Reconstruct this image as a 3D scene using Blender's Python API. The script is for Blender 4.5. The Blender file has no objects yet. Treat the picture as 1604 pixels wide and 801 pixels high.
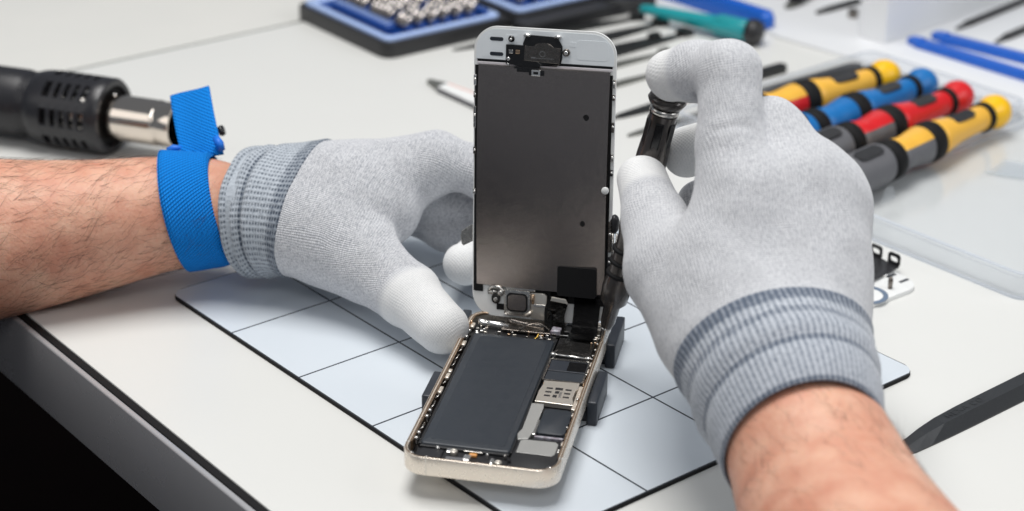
import bpy, bmesh, math, random
import numpy as np
from mathutils import Matrix, Vector
random.seed(4); RNG = np.random.default_rng(4)
SC = bpy.context.scene; COL = SC.collection
SC.unit_settings.system = 'METRIC'; SC.unit_settings.scale_length = 0.01      # one unit is one centimetre

# ------------------------------------------------------------------ camera
F = 3044.6368
CM = np.array([[0.9999072, -0.0136230, 0.0], [0.0056801, 0.4169112, -0.9089295], [0.0123823, 0.9088451, 0.4169498]])
CP = np.array([4.0159, -61.2227, 37.6948])
cam = bpy.data.cameras.new('camera'); co = bpy.data.objects.new('camera', cam); COL.objects.link(co)
M4 = Matrix([list(CM[i]) + [CP[i]] for i in range(3)] + [[0, 0, 0, 1]]); co.matrix_world = M4
cam.sensor_width = 36; cam.lens = F / 1604 * 36; cam.clip_start = 1; cam.clip_end = 2000
cam.dof.use_dof = True; cam.dof.focus_distance = 77.5; cam.dof.aperture_fstop = 0.085; cam.dof.aperture_blades = 0
SC.camera = co
# ------------------------------------------------------------------ world and lamps (studio softboxes)
W = bpy.data.worlds.new('World'); SC.world = W; W.use_nodes = True
bg = W.node_tree.nodes['Background']; bg.inputs[0].default_value = (0.80, 0.88, 1.0, 1); bg.inputs[1].default_value = 0.19
def softbox(name, loc, target, sx, sy, power, col):
    l = bpy.data.lights.new(name, 'AREA'); l.shape = 'RECTANGLE'; l.size = sx; l.size_y = sy; l.energy = power; l.color = col
    o = bpy.data.objects.new(name, l); COL.objects.link(o); o.location = loc
    o.rotation_euler = (Vector(target) - Vector(loc)).to_track_quat('-Z', 'Y').to_euler()
softbox('overhead_softbox', (-8, 22, 150), (4, 22, 0), 100, 66, 240000, (1, 0.985, 0.96))
softbox('front_softbox', (10, -120, 120), (4, 12, 3), 70, 40, 40000, (1, 0.99, 0.98))
softbox('side_softbox', (120, -10, 75), (16, 34, 3), 60, 60, 46000, (0.97, 0.985, 1))
softbox('left_softbox', (-90, -10, 60), (0, 8, 3), 50, 50, 9000, (1, 0.98, 0.95))  # weak fill light from the left side, not an actual window
SC.view_settings.view_transform = 'Standard'; SC.view_settings.look = 'None'; SC.view_settings.exposure = 0; SC.view_settings.gamma = 1

# ------------------------------------------------------------------ helpers
def ray(px, py): return CM @ np.array([(px - 802) / F, -(py - 400.5) / F, -1.0])
def P(px, py, d): return CP + d * ray(px, py)                       # a point at distance d along the view axis
def G(px, py, z=-0.2):
    r = ray(px, py); return CP + (z - CP[2]) / r[2] * r
def smoothall(me):
    me.polygons.foreach_set('use_smooth', [True] * len(me.polygons))
def obj(name, bm, mat, parent=None, smooth=False, mtx=None, angle=None):
    me = bpy.data.meshes.new(name)
    if isinstance(bm, bmesh.types.BMesh):
        bmesh.ops.recalc_face_normals(bm, faces=bm.faces[:]); bm.to_mesh(me); bm.free()
    else:
        me.from_pydata([tuple(v) for v in bm[0]], [], [tuple(int(i) for i in f) for f in bm[1]])
    if isinstance(mat, (list, tuple)):
        for m in mat: me.materials.append(m)
    else: me.materials.append(mat)
    if smooth or angle: smoothall(me)
    if angle: me.set_sharp_from_angle(angle=math.radians(angle))
    o = bpy.data.objects.new(name, me); COL.objects.link(o)
    if parent: o.parent = parent
    if mtx is not None: o.matrix_local = mtx
    return o
def tag(o, label=None, cat=None, group=None, kind=None):
    if label: o['label'] = label
    if cat: o['category'] = cat
    if group: o['group'] = group
    if kind: o['kind'] = kind
    return o
def empty(name, mtx, label, cat, group=None):
    o = bpy.data.objects.new(name, None); COL.objects.link(o); o.matrix_world = mtx; o.empty_display_size = 1
    return tag(o, label, cat, group)
def frame(origin, xdir, zdir=(0, 0, 1)):
    x = Vector(xdir).normalized(); z = Vector(zdir); y = z.cross(x).normalized(); z = x.cross(y).normalized()
    m = Matrix((x, y, z)).transposed().to_4x4(); m.translation = Vector(origin); return m
def axis_frame(a, b):
    """z along a->b, origin at a"""
    a = Vector(a); b = Vector(b); z = (b - a).normalized()
    up = Vector((0, 0, 1)) if abs(z.z) < 0.9 else Vector((0, 1, 0))
    x = up.cross(z).normalized(); y = z.cross(x); m = Matrix((x, y, z)).transposed().to_4x4(); m.translation = a; return m, (b - a).length
def copy_tree(o, parent=None):
    c = o.copy(); COL.objects.link(c)
    if parent: c.parent = parent
    for ch in list(o.children): copy_tree(ch, c)
    return c
def add_box(bm, x0, x1, y0, y1, z0, z1, bev=0, seg=2, m=None):
    r = bmesh.ops.create_cube(bm, size=1)
    vs = r['verts']
    for v in vs:
        v.co = Vector((x0 + (v.co.x + .5) * (x1 - x0), y0 + (v.co.y + .5) * (y1 - y0), z0 + (v.co.z + .5) * (z1 - z0)))
    if bev:
        es = list({e for v in vs for e in v.link_edges})
        r = bmesh.ops.bevel(bm, geom=es, offset=bev, segments=seg, affect='EDGES', profile=0.5)
        vs = list({v for f in r['faces'] for v in f.verts} | {v for v in vs if v.is_valid})
    if m is not None:
        for v in vs: v.co = m @ v.co
    return vs
def BX(*a, **k):
    bm = bmesh.new(); add_box(bm, *a, **k); return bm
def add_prism(bm, pts, z0, z1, bev=0, seg=2, m=None):
    """closed outline (x,y) counter-clockwise raised from z0 to z1"""
    lo = [bm.verts.new((p[0], p[1], z0)) for p in pts]; hi = [bm.verts.new((p[0], p[1], z1)) for p in pts]
    n = len(pts); top = bm.faces.new(hi); bot = bm.faces.new(lo[::-1])
    for i in range(n): bm.faces.new((lo[i], lo[(i + 1) % n], hi[(i + 1) % n], hi[i]))
    vs = lo + hi
    if bev:
        es = list(set(top.edges) | set(bot.edges))
        r = bmesh.ops.bevel(bm, geom=es, offset=bev, segments=seg, affect='EDGES', profile=0.5)
        vs = list({v for f in r['faces'] for v in f.verts} | {v for v in vs if v.is_valid})
    if m is not None:
        for v in vs: v.co = m @ v.co
    return vs
def PR(*a, **k):
    bm = bmesh.new(); add_prism(bm, *a, **k); return bm
def rrect(x0, x1, y0, y1, r, n=8):
    out = []
    for cx, cy, a0 in ((x1 - r, y0 + r, -90), (x1 - r, y1 - r, 0), (x0 + r, y1 - r, 90), (x0 + r, y0 + r, 180)):
        for i in range(n + 1):
            a = math.radians(a0 + 90 * i / n); out.append((cx + r * math.cos(a), cy + r * math.sin(a)))
    return out
def add_ring(bm, outer, inner, z0, z1):
    """frame between two outlines with the same number of points"""
    n = len(outer)
    A = [bm.verts.new((p[0], p[1], z0)) for p in outer]; B = [bm.verts.new((p[0], p[1], z1)) for p in outer]
    C = [bm.verts.new((p[0], p[1], z1)) for p in inner]; D = [bm.verts.new((p[0], p[1], z0)) for p in inner]
    for i in range(n):
        j = (i + 1) % n
        for a, b in ((A, B), (B, C), (C, D), (D, A)): bm.faces.new((a[i], a[j], b[j], b[i]))
def add_lathe(bm, prof, n=24, m=None, cap=True):
    rings = []
    for r, z in prof:
        ring = []
        for i in range(n):
            a = 2 * math.pi * i / n; v = Vector((r * math.cos(a), r * math.sin(a), z))
            ring.append(bm.verts.new(m @ v if m is not None else v))
        rings.append(ring)
    for a, b in zip(rings, rings[1:]):
        for i in range(n): bm.faces.new((a[i], a[(i + 1) % n], b[(i + 1) % n], b[i]))
    if cap:
        bm.faces.new(rings[0][::-1]); bm.faces.new(rings[-1])
def LA(prof, n=24, m=None, cap=True):
    bm = bmesh.new(); add_lathe(bm, prof, n, m, cap); return bm
def catmull(pts, n):
    pts = [np.array(p, float) for p in pts]; q = [2 * pts[0] - pts[1]] + pts + [2 * pts[-1] - pts[-2]]; out = []
    for i in range(1, len(q) - 2):
        for k in range(n):
            t = k / n; a, b, c, d = q[i - 1], q[i], q[i + 1], q[i + 2]
            out.append(0.5 * ((2 * b) + (c - a) * t + (2 * a - 5 * b + 4 * c - d) * t * t + (3 * b - a - 3 * c + d) * t ** 3))
    out.append(pts[-1]); return out
def add_tube(bm, pts, r, n=8, flat=1.0):
    """tube along 3-D points; r is a number or one per point"""
    pts = [Vector(p) for p in pts]; rs = r if hasattr(r, '__len__') else [r] * len(pts); rings = []; up = None
    for i, p in enumerate(pts):
        d = (pts[min(i + 1, len(pts) - 1)] - pts[max(i - 1, 0)]).normalized()
        if up is None: up = Vector((0, 0, 1)) if abs(d.z) < .9 else Vector((1, 0, 0))
        x = up.cross(d).normalized(); y = d.cross(x); up = y
        rings.append([bm.verts.new(p + rs[i] * (math.cos(2 * math.pi * k / n) * x + flat * math.sin(2 * math.pi * k / n) * y)) for k in range(n)])
    for a, b in zip(rings, rings[1:]):
        for i in range(n): bm.faces.new((a[i], a[(i + 1) % n], b[(i + 1) % n], b[i]))
    bm.faces.new(rings[0][::-1]); bm.faces.new(rings[-1])
def TU(*a, **k):
    bm = bmesh.new(); add_tube(bm, *a, **k); return bm

# ------------------------------------------------------------------ materials
def mat(name, col, rough=.5, metal=0, noise=None, bump=None, spec=.5, sss=0, coat=0, rnoise=None):
    """noise=(scale, amount, second colour); bump=(scale, distance); rnoise=(scale, amount)"""
    m = bpy.data.materials.new(name); m.use_nodes = True; t = m.node_tree; b = t.nodes['Principled BSDF']; L = t.links
    b.inputs['Base Color'].default_value = (*col, 1); b.inputs['Roughness'].default_value = rough; b.inputs['Metallic'].default_value = metal
    b.inputs['Specular IOR Level'].default_value = spec
    if coat: b.inputs['Coat Weight'].default_value = coat; b.inputs['Coat Roughness'].default_value = .12
    tc = t.nodes.new('ShaderNodeTexCoord')
    def nz(scale, detail=4):
        n = t.nodes.new('ShaderNodeTexNoise'); n.inputs['Scale'].default_value = scale; n.inputs['Detail'].default_value = detail
        L.new(tc.outputs['Object'], n.inputs['Vector']); return n
    if noise:
        n = nz(noise[0]); r = t.nodes.new('ShaderNodeMapRange'); r.inputs[1].default_value = .3; r.inputs[2].default_value = .7
        r.inputs[3].default_value = 0; r.inputs[4].default_value = noise[1]; L.new(n.outputs['Fac'], r.inputs[0])
        x = t.nodes.new('ShaderNodeMix'); x.data_type = 'RGBA'; x.inputs[6].default_value = (*col, 1); x.inputs[7].default_value = (*noise[2], 1)
        L.new(r.outputs[0], x.inputs[0]); L.new(x.outputs[2], b.inputs['Base Color'])
    if rnoise:
        n = nz(rnoise[0]); r = t.nodes.new('ShaderNodeMapRange'); r.inputs[3].default_value = max(rough - rnoise[1], 0.02); r.inputs[4].default_value = rough + rnoise[1]
        L.new(n.outputs['Fac'], r.inputs[0]); L.new(r.outputs[0], b.inputs['Roughness'])
    if bump:
        n = nz(bump[0]); u = t.nodes.new('ShaderNodeBump'); u.inputs['Distance'].default_value = bump[1]; u.inputs['Strength'].default_value = 1
        L.new(n.outputs['Fac'], u.inputs['Height']); L.new(u.outputs[0], b.inputs['Normal'])
    if sss:
        b.inputs['Subsurface Weight'].default_value = sss; b.inputs['Subsurface Radius'].default_value = (.5, .2, .1); b.inputs['Subsurface Scale'].default_value = .6
    return m
def nd(t, kind, **kw):
    n = t.nodes.new(kind)
    for k, v in kw.items():
        if k.startswith('i'): n.inputs[int(k[1:])].default_value = v
        else: setattr(n, k, v)
    return n
def math_node(t, op, a, b=None):
    n = t.nodes.new('ShaderNodeMath'); n.operation = op
    for i, v in enumerate((a, b)):
        if v is None: continue
        if isinstance(v, (int, float)): n.inputs[i].default_value = v
        else: t.links.new(v, n.inputs[i])
    return n.outputs[0]
MT = {}
MT['laminate'] = mat('laminate', (.70, .70, .675), .33, noise=(.15, .5, (.67, .67, .65)), bump=(9, .0015), rnoise=(.6, .06))
MT['laminate_rear'] = mat('laminate_rear', (.70, .69, .655), .4, noise=(.2, .5, (.66, .66, .63)))
MT['strap_clip'] = mat('strap_clip', (.004, .17, .72), .5, noise=(3, .4, (.004, .14, .62)))
MT['joint'] = mat('joint_strip', (.10, .115, .10), .5, noise=(1, .4, (.13, .14, .13)))
MT['black_rubber'] = mat('black_rubber', (.005, .005, .006), .7, noise=(30, .5, (.009, .009, .009)), spec=.25)
MT['edge_metal'] = mat('edge_metal', (.50, .50, .51), .26, .35, rnoise=(.5, .1), noise=(.12, .9, (.48, .48, .50)))
MT['floor'] = mat('floor', (.005, .0015, .001), .9, noise=(.1, 1, (.009, .003, .002)), spec=.1)
MT['navy_plastic'] = mat('navy_plastic', (.018, .023, .032), .42, bump=(25, .003), noise=(12, .6, (.026, .031, .042)))
MT['black_plastic'] = mat('black_plastic', (.014, .014, .016), .38, noise=(14, .6, (.024, .024, .026)), bump=(30, .002))
MT['black_gloss'] = mat('black_gloss', (.008, .008, .009), .16, noise=(6, .5, (.014, .014, .014)))
MT['gold'] = mat('champagne_metal', (.88, .80, .70), .28, .6, rnoise=(3, .05), noise=(2, .5, (.85, .765, .66)))
MT['gold_dark'] = mat('gold_dark', (.66, .47, .32), .3, 1, noise=(10, .8, (.36, .26, .18)))
MT['steel'] = mat('steel', (.62, .60, .57), .25, 1, rnoise=(5, .12), noise=(8, .6, (.45, .43, .40)))
MT['bright_steel'] = mat('bright_steel', (.86, .85, .83), .18, .9, rnoise=(8, .1), noise=(9, .4, (.7, .69, .66)))
MT['dark_steel'] = mat('dark_steel', (.24, .215, .195), .27, 1, rnoise=(6, .1), noise=(8, .5, (.11, .1, .09)))
MT['copper'] = mat('copper', (.75, .33, .14), .25, 1, noise=(20, .5, (.6, .3, .12)))
MT['backplate'] = mat('backplate', (.44, .385, .355), .17, 1, noise=(34, .9, (.27, .235, .215)), rnoise=(1.2, .05), bump=(40, .006))
MT['battery'] = mat('battery_wrap', (.025, .031, .040), .4, noise=(3, .5, (.031, .037, .046)), bump=(1.2, .01), rnoise=(4, .07))
MT['battery_edge'] = mat('battery_edge', (.008, .009, .011), .5, noise=(20, .5, (.014, .014, .016)))
MT['white_plastic'] = mat('white_plastic', (.84, .845, .83), .34, noise=(2, .5, (.72, .73, .73)))
MT['bezel_back'] = mat('bezel_back', (.78, .82, .845), .5, noise=(14, .4, (.75, .79, .82)))
MT['foil'] = mat('crinkled_foil', (.045, .043, .042), .17, .6, bump=(1.6, .12), noise=(4, .5, (.02, .02, .02)))
MT['sim'] = mat('sim_metal', (.74, .70, .63), .33, .75, noise=(12, .5, (.66, .62, .56)))
MT['grey_plate'] = mat('grey_plate', (.48, .48, .465), .38, .5, noise=(40, .6, (.40, .40, .39)))
MT['orange'] = mat('orange_contact', (.7, .32, .08), .4, noise=(20, .4, (.5, .2, .05)))
MT['mica'] = mat('pale_tape', (.55, .56, .62), .25, .2, noise=(6, 1, (.25, .2, .24)), bump=(5, .03))
MT['box_white'] = mat('box_white', (.84, .85, .86), .5, noise=(.3, .4, (.81, .82, .84)))
MT['sheet_white'] = mat('sheet_white', (.72, .73, .745), .42, noise=(.3, .4, (.69, .70, .72)))
MT['teal'] = mat('teal_plastic', (.005, .30, .33), .3, noise=(3, .5, (.004, .24, .27)), coat=.4)
MT['blue'] = mat('blue_plastic', (.004, .115, .55), .38, noise=(3, .5, (.003, .09, .46)))
MT['blue_kit'] = mat('blue_kit', (.004, .055, .27), .42, noise=(2, .5, (.003, .04, .21)))
MT['pale_blue'] = mat('pale_blue', (.42, .55, .86), .2, noise=(1, .4, (.38, .51, .83)), coat=.7)
MT['drv_blue'] = mat('driver_blue', (.006, .16, .46), .42, noise=(3, .4, (.005, .13, .40)))
MT['drv_yellow'] = mat('driver_yellow', (.86, .47, .055), .42, noise=(3, .4, (.78, .42, .06)))
MT['cap_yellow'] = mat('cap_yellow', (.93, .52, .005), .35, noise=(3, .4, (.88, .48, .005)))
MT['drv_red'] = mat('driver_red', (.66, .012, .016), .38, noise=(3, .4, (.56, .01, .014)))
MT['drv_grey'] = mat('driver_grey', (.13, .13, .14), .5, noise=(4, .4, (.11, .11, .12)))
MT['dark_tool'] = mat('dark_tool_steel', (.012, .013, .013), .42, .2, noise=(2, .6, (.02, .021, .02)))
MT['grey_blade'] = mat('grey_blade', (.17, .175, .16), .4, .4, noise=(2, .6, (.13, .13, .12)))
MT['chrome'] = mat('chrome', (.74, .66, .58), .1, 1, rnoise=(2, .04), noise=(2, .4, (.7, .63, .56)))
MT['gun_black'] = mat('gun_plastic', (.013, .013, .016), .33, noise=(5, .6, (.02, .02, .024)), bump=(20, .002))
MT['driver_body'] = mat('driver_dark_metal', (.075, .066, .062), .27, .55, noise=(6, .5, (.05, .045, .043)), coat=.35)
MT['bit_steel'] = mat('bit_steel', (.62, .58, .56), .24, .95, noise=(1.3, 1, (.22, .2, .19)))
MT['hair'] = mat('hair', (.055, .028, .018), .5, noise=(3, .5, (.08, .04, .025)))
MT['spudger'] = mat('spudger_nylon', (.020, .022, .025), .36, noise=(8, .6, (.03, .032, .035)), bump=(30, .003))

def mat_grid(cell):
    m = mat('mat_surface', (.635, .685, .735), .2, noise=(.4, .4, (.61, .66, .715)), rnoise=(.7, .05)); t = m.node_tree; L = t.links
    b = t.nodes['Principled BSDF']; tc = nd(t, 'ShaderNodeTexCoord'); s = nd(t, 'ShaderNodeSeparateXYZ'); L.new(tc.outputs['Object'], s.inputs[0])
    outs = []
    for k in (0, 1):
        v = math_node(t, 'DIVIDE', s.outputs[k], cell); v = math_node(t, 'FRACT', v)
        v = math_node(t, 'ABSOLUTE', math_node(t, 'SUBTRACT', v, .5)); outs.append(math_node(t, 'GREATER_THAN', v, .5 - .0085))
    line = math_node(t, 'MAXIMUM', outs[0], outs[1])
    old = b.inputs['Base Color'].links[0].from_socket; x = nd(t, 'ShaderNodeMix', data_type='RGBA'); x.inputs[7].default_value = (.035, .04, .05, 1)
    L.new(line, x.inputs[0]); L.new(old, x.inputs[6]); L.new(x.outputs[2], b.inputs['Base Color']); return m
def glove_mat(name, c1, c2, wale, tilt, depth, fleck=.5, fade=None):
    """heather knit: fine wales and courses in the hand's own coordinates plus a fleck of darker yarn"""
    m = bpy.data.materials.new(name); m.use_nodes = True; t = m.node_tree; L = t.links; b = t.nodes['Principled BSDF']
    b.inputs['Roughness'].default_value = .88; b.inputs['Sheen Weight'].default_value = .25; b.inputs['Specular IOR Level'].default_value = .25
    tc = nd(t, 'ShaderNodeTexCoord'); mp = nd(t, 'ShaderNodeCombineXYZ')
    for k_, v in enumerate(tilt):
        dp = nd(t, 'ShaderNodeVectorMath', operation='DOT_PRODUCT'); dp.inputs[1].default_value = v; L.new(tc.outputs['Object'], dp.inputs[0]); L.new(dp.outputs['Value'], mp.inputs[k_])
    wob = nd(t, 'ShaderNodeTexNoise'); wob.inputs['Scale'].default_value = .35; wob.inputs['Detail'].default_value = 2; L.new(mp.outputs[0], wob.inputs['Vector'])
    add = nd(t, 'ShaderNodeVectorMath', operation='MULTIPLY_ADD'); add.inputs[1].default_value = (.75, .75, .75); L.new(wob.outputs['Color'], add.inputs[0]); L.new(mp.outputs[0], add.inputs[2])
    s = nd(t, 'ShaderNodeSeparateXYZ'); L.new(add.outputs[0], s.inputs[0])
    def wave(o, per): return math_node(t, 'SINE', math_node(t, 'MULTIPLY', o, 2 * math.pi / per))
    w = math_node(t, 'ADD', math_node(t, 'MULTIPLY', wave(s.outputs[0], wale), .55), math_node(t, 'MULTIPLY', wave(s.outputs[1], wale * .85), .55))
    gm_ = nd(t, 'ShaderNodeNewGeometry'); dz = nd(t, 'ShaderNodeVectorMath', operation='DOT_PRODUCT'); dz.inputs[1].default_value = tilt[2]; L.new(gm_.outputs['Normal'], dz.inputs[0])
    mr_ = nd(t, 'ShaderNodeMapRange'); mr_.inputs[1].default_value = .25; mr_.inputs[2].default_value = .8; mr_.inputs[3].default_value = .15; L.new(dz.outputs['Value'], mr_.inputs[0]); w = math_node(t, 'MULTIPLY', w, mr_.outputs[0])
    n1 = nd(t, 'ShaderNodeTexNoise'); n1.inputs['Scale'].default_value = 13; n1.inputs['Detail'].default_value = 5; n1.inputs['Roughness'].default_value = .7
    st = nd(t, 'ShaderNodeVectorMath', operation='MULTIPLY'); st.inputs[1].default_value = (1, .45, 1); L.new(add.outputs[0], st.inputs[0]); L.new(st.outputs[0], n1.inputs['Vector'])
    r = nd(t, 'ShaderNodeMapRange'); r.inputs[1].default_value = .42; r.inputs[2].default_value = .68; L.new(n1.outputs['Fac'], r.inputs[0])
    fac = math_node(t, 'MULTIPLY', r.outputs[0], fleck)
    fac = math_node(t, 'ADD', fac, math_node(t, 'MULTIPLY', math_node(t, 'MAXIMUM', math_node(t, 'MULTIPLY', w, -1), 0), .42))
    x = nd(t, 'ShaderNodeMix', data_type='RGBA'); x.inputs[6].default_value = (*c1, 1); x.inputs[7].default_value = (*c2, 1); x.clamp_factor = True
    L.new(fac, x.inputs[0]); L.new(x.outputs[2], b.inputs['Base Color'])
    if fade:                                                  # rubber coating that thins out over the yarn at its edge
        at = nd(t, 'ShaderNodeAttribute', attribute_name='fade'); y = nd(t, 'ShaderNodeMix', data_type='RGBA'); y.clamp_factor = True
        z0 = nd(t, 'ShaderNodeMix', data_type='RGBA'); z0.clamp_factor = True; z0.inputs[6].default_value = (*fade, 1); z0.inputs[7].default_value = (.27, .285, .32, 1); L.new(math_node(t, 'ADD', math_node(t, 'MULTIPLY', fac, 1.6), 0), z0.inputs[0])
        L.new(math_node(t, 'ADD', math_node(t, 'MULTIPLY', at.outputs['Fac'], 1.5), math_node(t, 'MULTIPLY', math_node(t, 'SUBTRACT', n1.outputs['Fac'], .62), 2.0)), y.inputs[0])
        L.new(z0.outputs[2], y.inputs[6]); L.new(x.outputs[2], y.inputs[7]); L.new(y.outputs[2], b.inputs['Base Color'])
    u = nd(t, 'ShaderNodeBump'); u.inputs['Distance'].default_value = depth
    h = math_node(t, 'ADD', w, math_node(t, 'MULTIPLY', n1.outputs['Fac'], 2.2)); L.new(h, u.inputs['Height']); L.new(u.outputs[0], b.inputs['Normal']); return m
def uv_knit(name, c1, c2, nu, nv, depth, bands=None, dots=.5):
    """rib knit on a UV-mapped tube: nu ribs round it, nv rows along it; bands=[(v, width, strength)] darker bands of yarn and of painted fold shade"""
    m = bpy.data.materials.new(name); m.use_nodes = True; t = m.node_tree; L = t.links; b = t.nodes['Principled BSDF']
    b.inputs['Roughness'].default_value = .9; b.inputs['Sheen Weight'].default_value = .25; b.inputs['Specular IOR Level'].default_value = .2
    uv = nd(t, 'ShaderNodeUVMap'); s = nd(t, 'ShaderNodeSeparateXYZ'); L.new(uv.outputs[0], s.inputs[0])
    tc = nd(t, 'ShaderNodeTexCoord'); n1 = nd(t, 'ShaderNodeTexNoise'); n1.inputs['Scale'].default_value = 7; n1.inputs['Detail'].default_value = 5; L.new(tc.outputs['Object'], n1.inputs['Vector'])
    def wv(o, n): return math_node(t, 'MULTIPLY_ADD' if 0 else 'SINE', math_node(t, 'MULTIPLY', o, 2 * math.pi * n))
    wu = wv(s.outputs[0], nu); wr = wv(s.outputs[1], nv)
    cell = math_node(t, 'MULTIPLY', math_node(t, 'MAXIMUM', math_node(t, 'ADD', math_node(t, 'MULTIPLY', wu, .5), .5), 0), math_node(t, 'ADD', math_node(t, 'MULTIPLY', wr, .5 * dots), 1 - .5 * dots))
    fac = math_node(t, 'ADD', math_node(t, 'MULTIPLY', cell, .75), math_node(t, 'MULTIPLY', math_node(t, 'SUBTRACT', n1.outputs['Fac'], .5), 1.3))
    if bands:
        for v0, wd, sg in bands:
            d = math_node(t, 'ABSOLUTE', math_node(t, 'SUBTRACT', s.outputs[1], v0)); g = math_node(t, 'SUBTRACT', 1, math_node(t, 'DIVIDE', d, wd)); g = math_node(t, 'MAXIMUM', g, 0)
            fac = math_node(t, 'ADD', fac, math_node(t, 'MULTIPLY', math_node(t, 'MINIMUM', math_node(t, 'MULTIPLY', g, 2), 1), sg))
    x = nd(t, 'ShaderNodeMix', data_type='RGBA'); x.inputs[6].default_value = (*c1, 1); x.inputs[7].default_value = (*c2, 1); x.clamp_factor = True
    L.new(fac, x.inputs[0]); L.new(x.outputs[2], b.inputs['Base Color'])
    u = nd(t, 'ShaderNodeBump'); u.inputs['Distance'].default_value = depth
    h = math_node(t, 'SUBTRACT', math_node(t, 'MULTIPLY', n1.outputs['Fac'], 1.2), cell); L.new(h, u.inputs['Height']); L.new(u.outputs[0], b.inputs['Normal']); return m
def strap_mat():
    m = bpy.data.materials.new('blue_webbing'); m.use_nodes = True; t = m.node_tree; L = t.links; b = t.nodes['Principled BSDF']
    b.inputs['Roughness'].default_value = .8; b.inputs['Specular IOR Level'].default_value = .2
    uv = nd(t, 'ShaderNodeUVMap'); s = nd(t, 'ShaderNodeSeparateXYZ'); L.new(uv.outputs[0], s.inputs[0])      # uv in centimetres
    a = math_node(t, 'ADD', math_node(t, 'MULTIPLY', s.outputs[0], 1.0), math_node(t, 'MULTIPLY', s.outputs[1], .62))
    w = math_node(t, 'SINE', math_node(t, 'MULTIPLY', a, 2 * math.pi / .155)); w2 = math_node(t, 'SINE', math_node(t, 'MULTIPLY', s.outputs[1], 2 * math.pi / .11))
    h = math_node(t, 'ADD', w, math_node(t, 'MULTIPLY', w2, .4))
    x = nd(t, 'ShaderNodeMix', data_type='RGBA'); x.inputs[6].default_value = (.001, .13, .50, 1); x.inputs[7].default_value = (.001, .27, .85, 1)
    L.new(math_node(t, 'ADD', math_node(t, 'MULTIPLY', h, .3), .55), x.inputs[0]); L.new(x.outputs[2], b.inputs['Base Color'])
    u = nd(t, 'ShaderNodeBump'); u.inputs['Distance'].default_value = .025; L.new(h, u.inputs['Height']); L.new(u.outputs[0], b.inputs['Normal']); return m
def skin_mat():
    m = mat('skin', (.73, .43, .305), .5, noise=(.8, 1, (.60, .27, .18)), bump=(7, .03), sss=.25); t = m.node_tree; L = t.links; b = t.nodes['Principled BSDF']
    b.inputs['Specular IOR Level'].default_value = .4
    tc = nd(t, 'ShaderNodeTexCoord'); n = nd(t, 'ShaderNodeTexNoise'); n.inputs['Scale'].default_value = 4.5; n.inputs['Detail'].default_value = 6; L.new(tc.outputs['Object'], n.inputs['Vector'])
    r = nd(t, 'ShaderNodeMapRange'); r.inputs[1].default_value = .5; r.inputs[2].default_value = .75; r.inputs[4].default_value = .5; L.new(n.outputs['Fac'], r.inputs[0])
    old = b.inputs['Base Color'].links[0].from_socket; x = nd(t, 'ShaderNodeMix', data_type='RGBA'); x.inputs[7].default_value = (.62, .27, .18, 1)
    L.new(r.outputs[0], x.inputs[0]); L.new(old, x.inputs[6]); L.new(x.outputs[2], b.inputs['Base Color']); return m
def clear_mat(name, tint, solid):
    m = bpy.data.materials.new(name); m.use_nodes = True; t = m.node_tree; L = t.links; t.nodes.remove(t.nodes['Principled BSDF'])
    out = t.nodes['Material Output']; tr = nd(t, 'ShaderNodeBsdfTransparent'); tr.inputs[0].default_value = (*tint, 1)
    g = nd(t, 'ShaderNodeBsdfGlossy'); g.inputs['Roughness'].default_value = .15; df = nd(t, 'ShaderNodeBsdfDiffuse'); df.inputs[0].default_value = (.85, .88, .92, 1)
    tl = nd(t, 'ShaderNodeBsdfTranslucent'); tl.inputs[0].default_value = (.85, .88, .92, 1); ad = nd(t, 'ShaderNodeMixShader'); L.new(df.outputs[0], ad.inputs[1]); L.new(tl.outputs[0], ad.inputs[2])
    a = nd(t, 'ShaderNodeMixShader'); a.inputs[0].default_value = solid; L.new(tr.outputs[0], a.inputs[1]); L.new(ad.outputs[0], a.inputs[2])
    lw = nd(t, 'ShaderNodeLayerWeight'); fr = math_node(t, 'ADD', math_node(t, 'MULTIPLY', math_node(t, 'POWER', lw.outputs['Facing'], 4.0), .5), .03); c = nd(t, 'ShaderNodeMixShader'); L.new(fr, c.inputs[0]); L.new(a.outputs[0], c.inputs[1]); L.new(g.outputs[0], c.inputs[2]); L.new(c.outputs[0], out.inputs[0]); return m
CELL = 5.105
MT['mat'] = mat_grid(CELL); MT['strap'] = strap_mat(); MT['skin'] = skin_mat(); MT['frost'] = clear_mat('frosted_edge', (.97, .98, 1), .5); MT['clear'] = clear_mat('clear_plastic', (.99, .995, 1), .12); MT['film'] = clear_mat('clear_film', (.96, .98, .99), .3)
def kframe(ang, nrm):
    z = Vector(nrm).normalized(); x = Vector((1, 0, 0)); x = (x - x.dot(z) * z).normalized(); y = z.cross(x); a = math.radians(ang)
    return (tuple(math.cos(a) * x + math.sin(a) * y), tuple(math.cos(a) * y - math.sin(a) * x), tuple(z))
KF_L = kframe(-18, (.05, -.62, .78)); KF_R = kframe(8, (-.05, -.78, .62)); KF_T = kframe(-48, (.0, -.68, .73))
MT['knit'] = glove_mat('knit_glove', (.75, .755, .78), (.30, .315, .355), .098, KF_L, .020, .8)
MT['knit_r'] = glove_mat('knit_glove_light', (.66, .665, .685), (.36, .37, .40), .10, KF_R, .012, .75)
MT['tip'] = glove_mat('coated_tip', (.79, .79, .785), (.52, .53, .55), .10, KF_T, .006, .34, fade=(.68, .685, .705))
MT['cuff'] = uv_knit('rib_cuff', (.46, .50, .55), (.055, .075, .11), 74, 26, .035, [(.06, .14, .45), (.60, .05, .5), (.82, .05, .55)], dots=.9)  # seam band is yarn; the two others paint shade into the fold valleys
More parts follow.
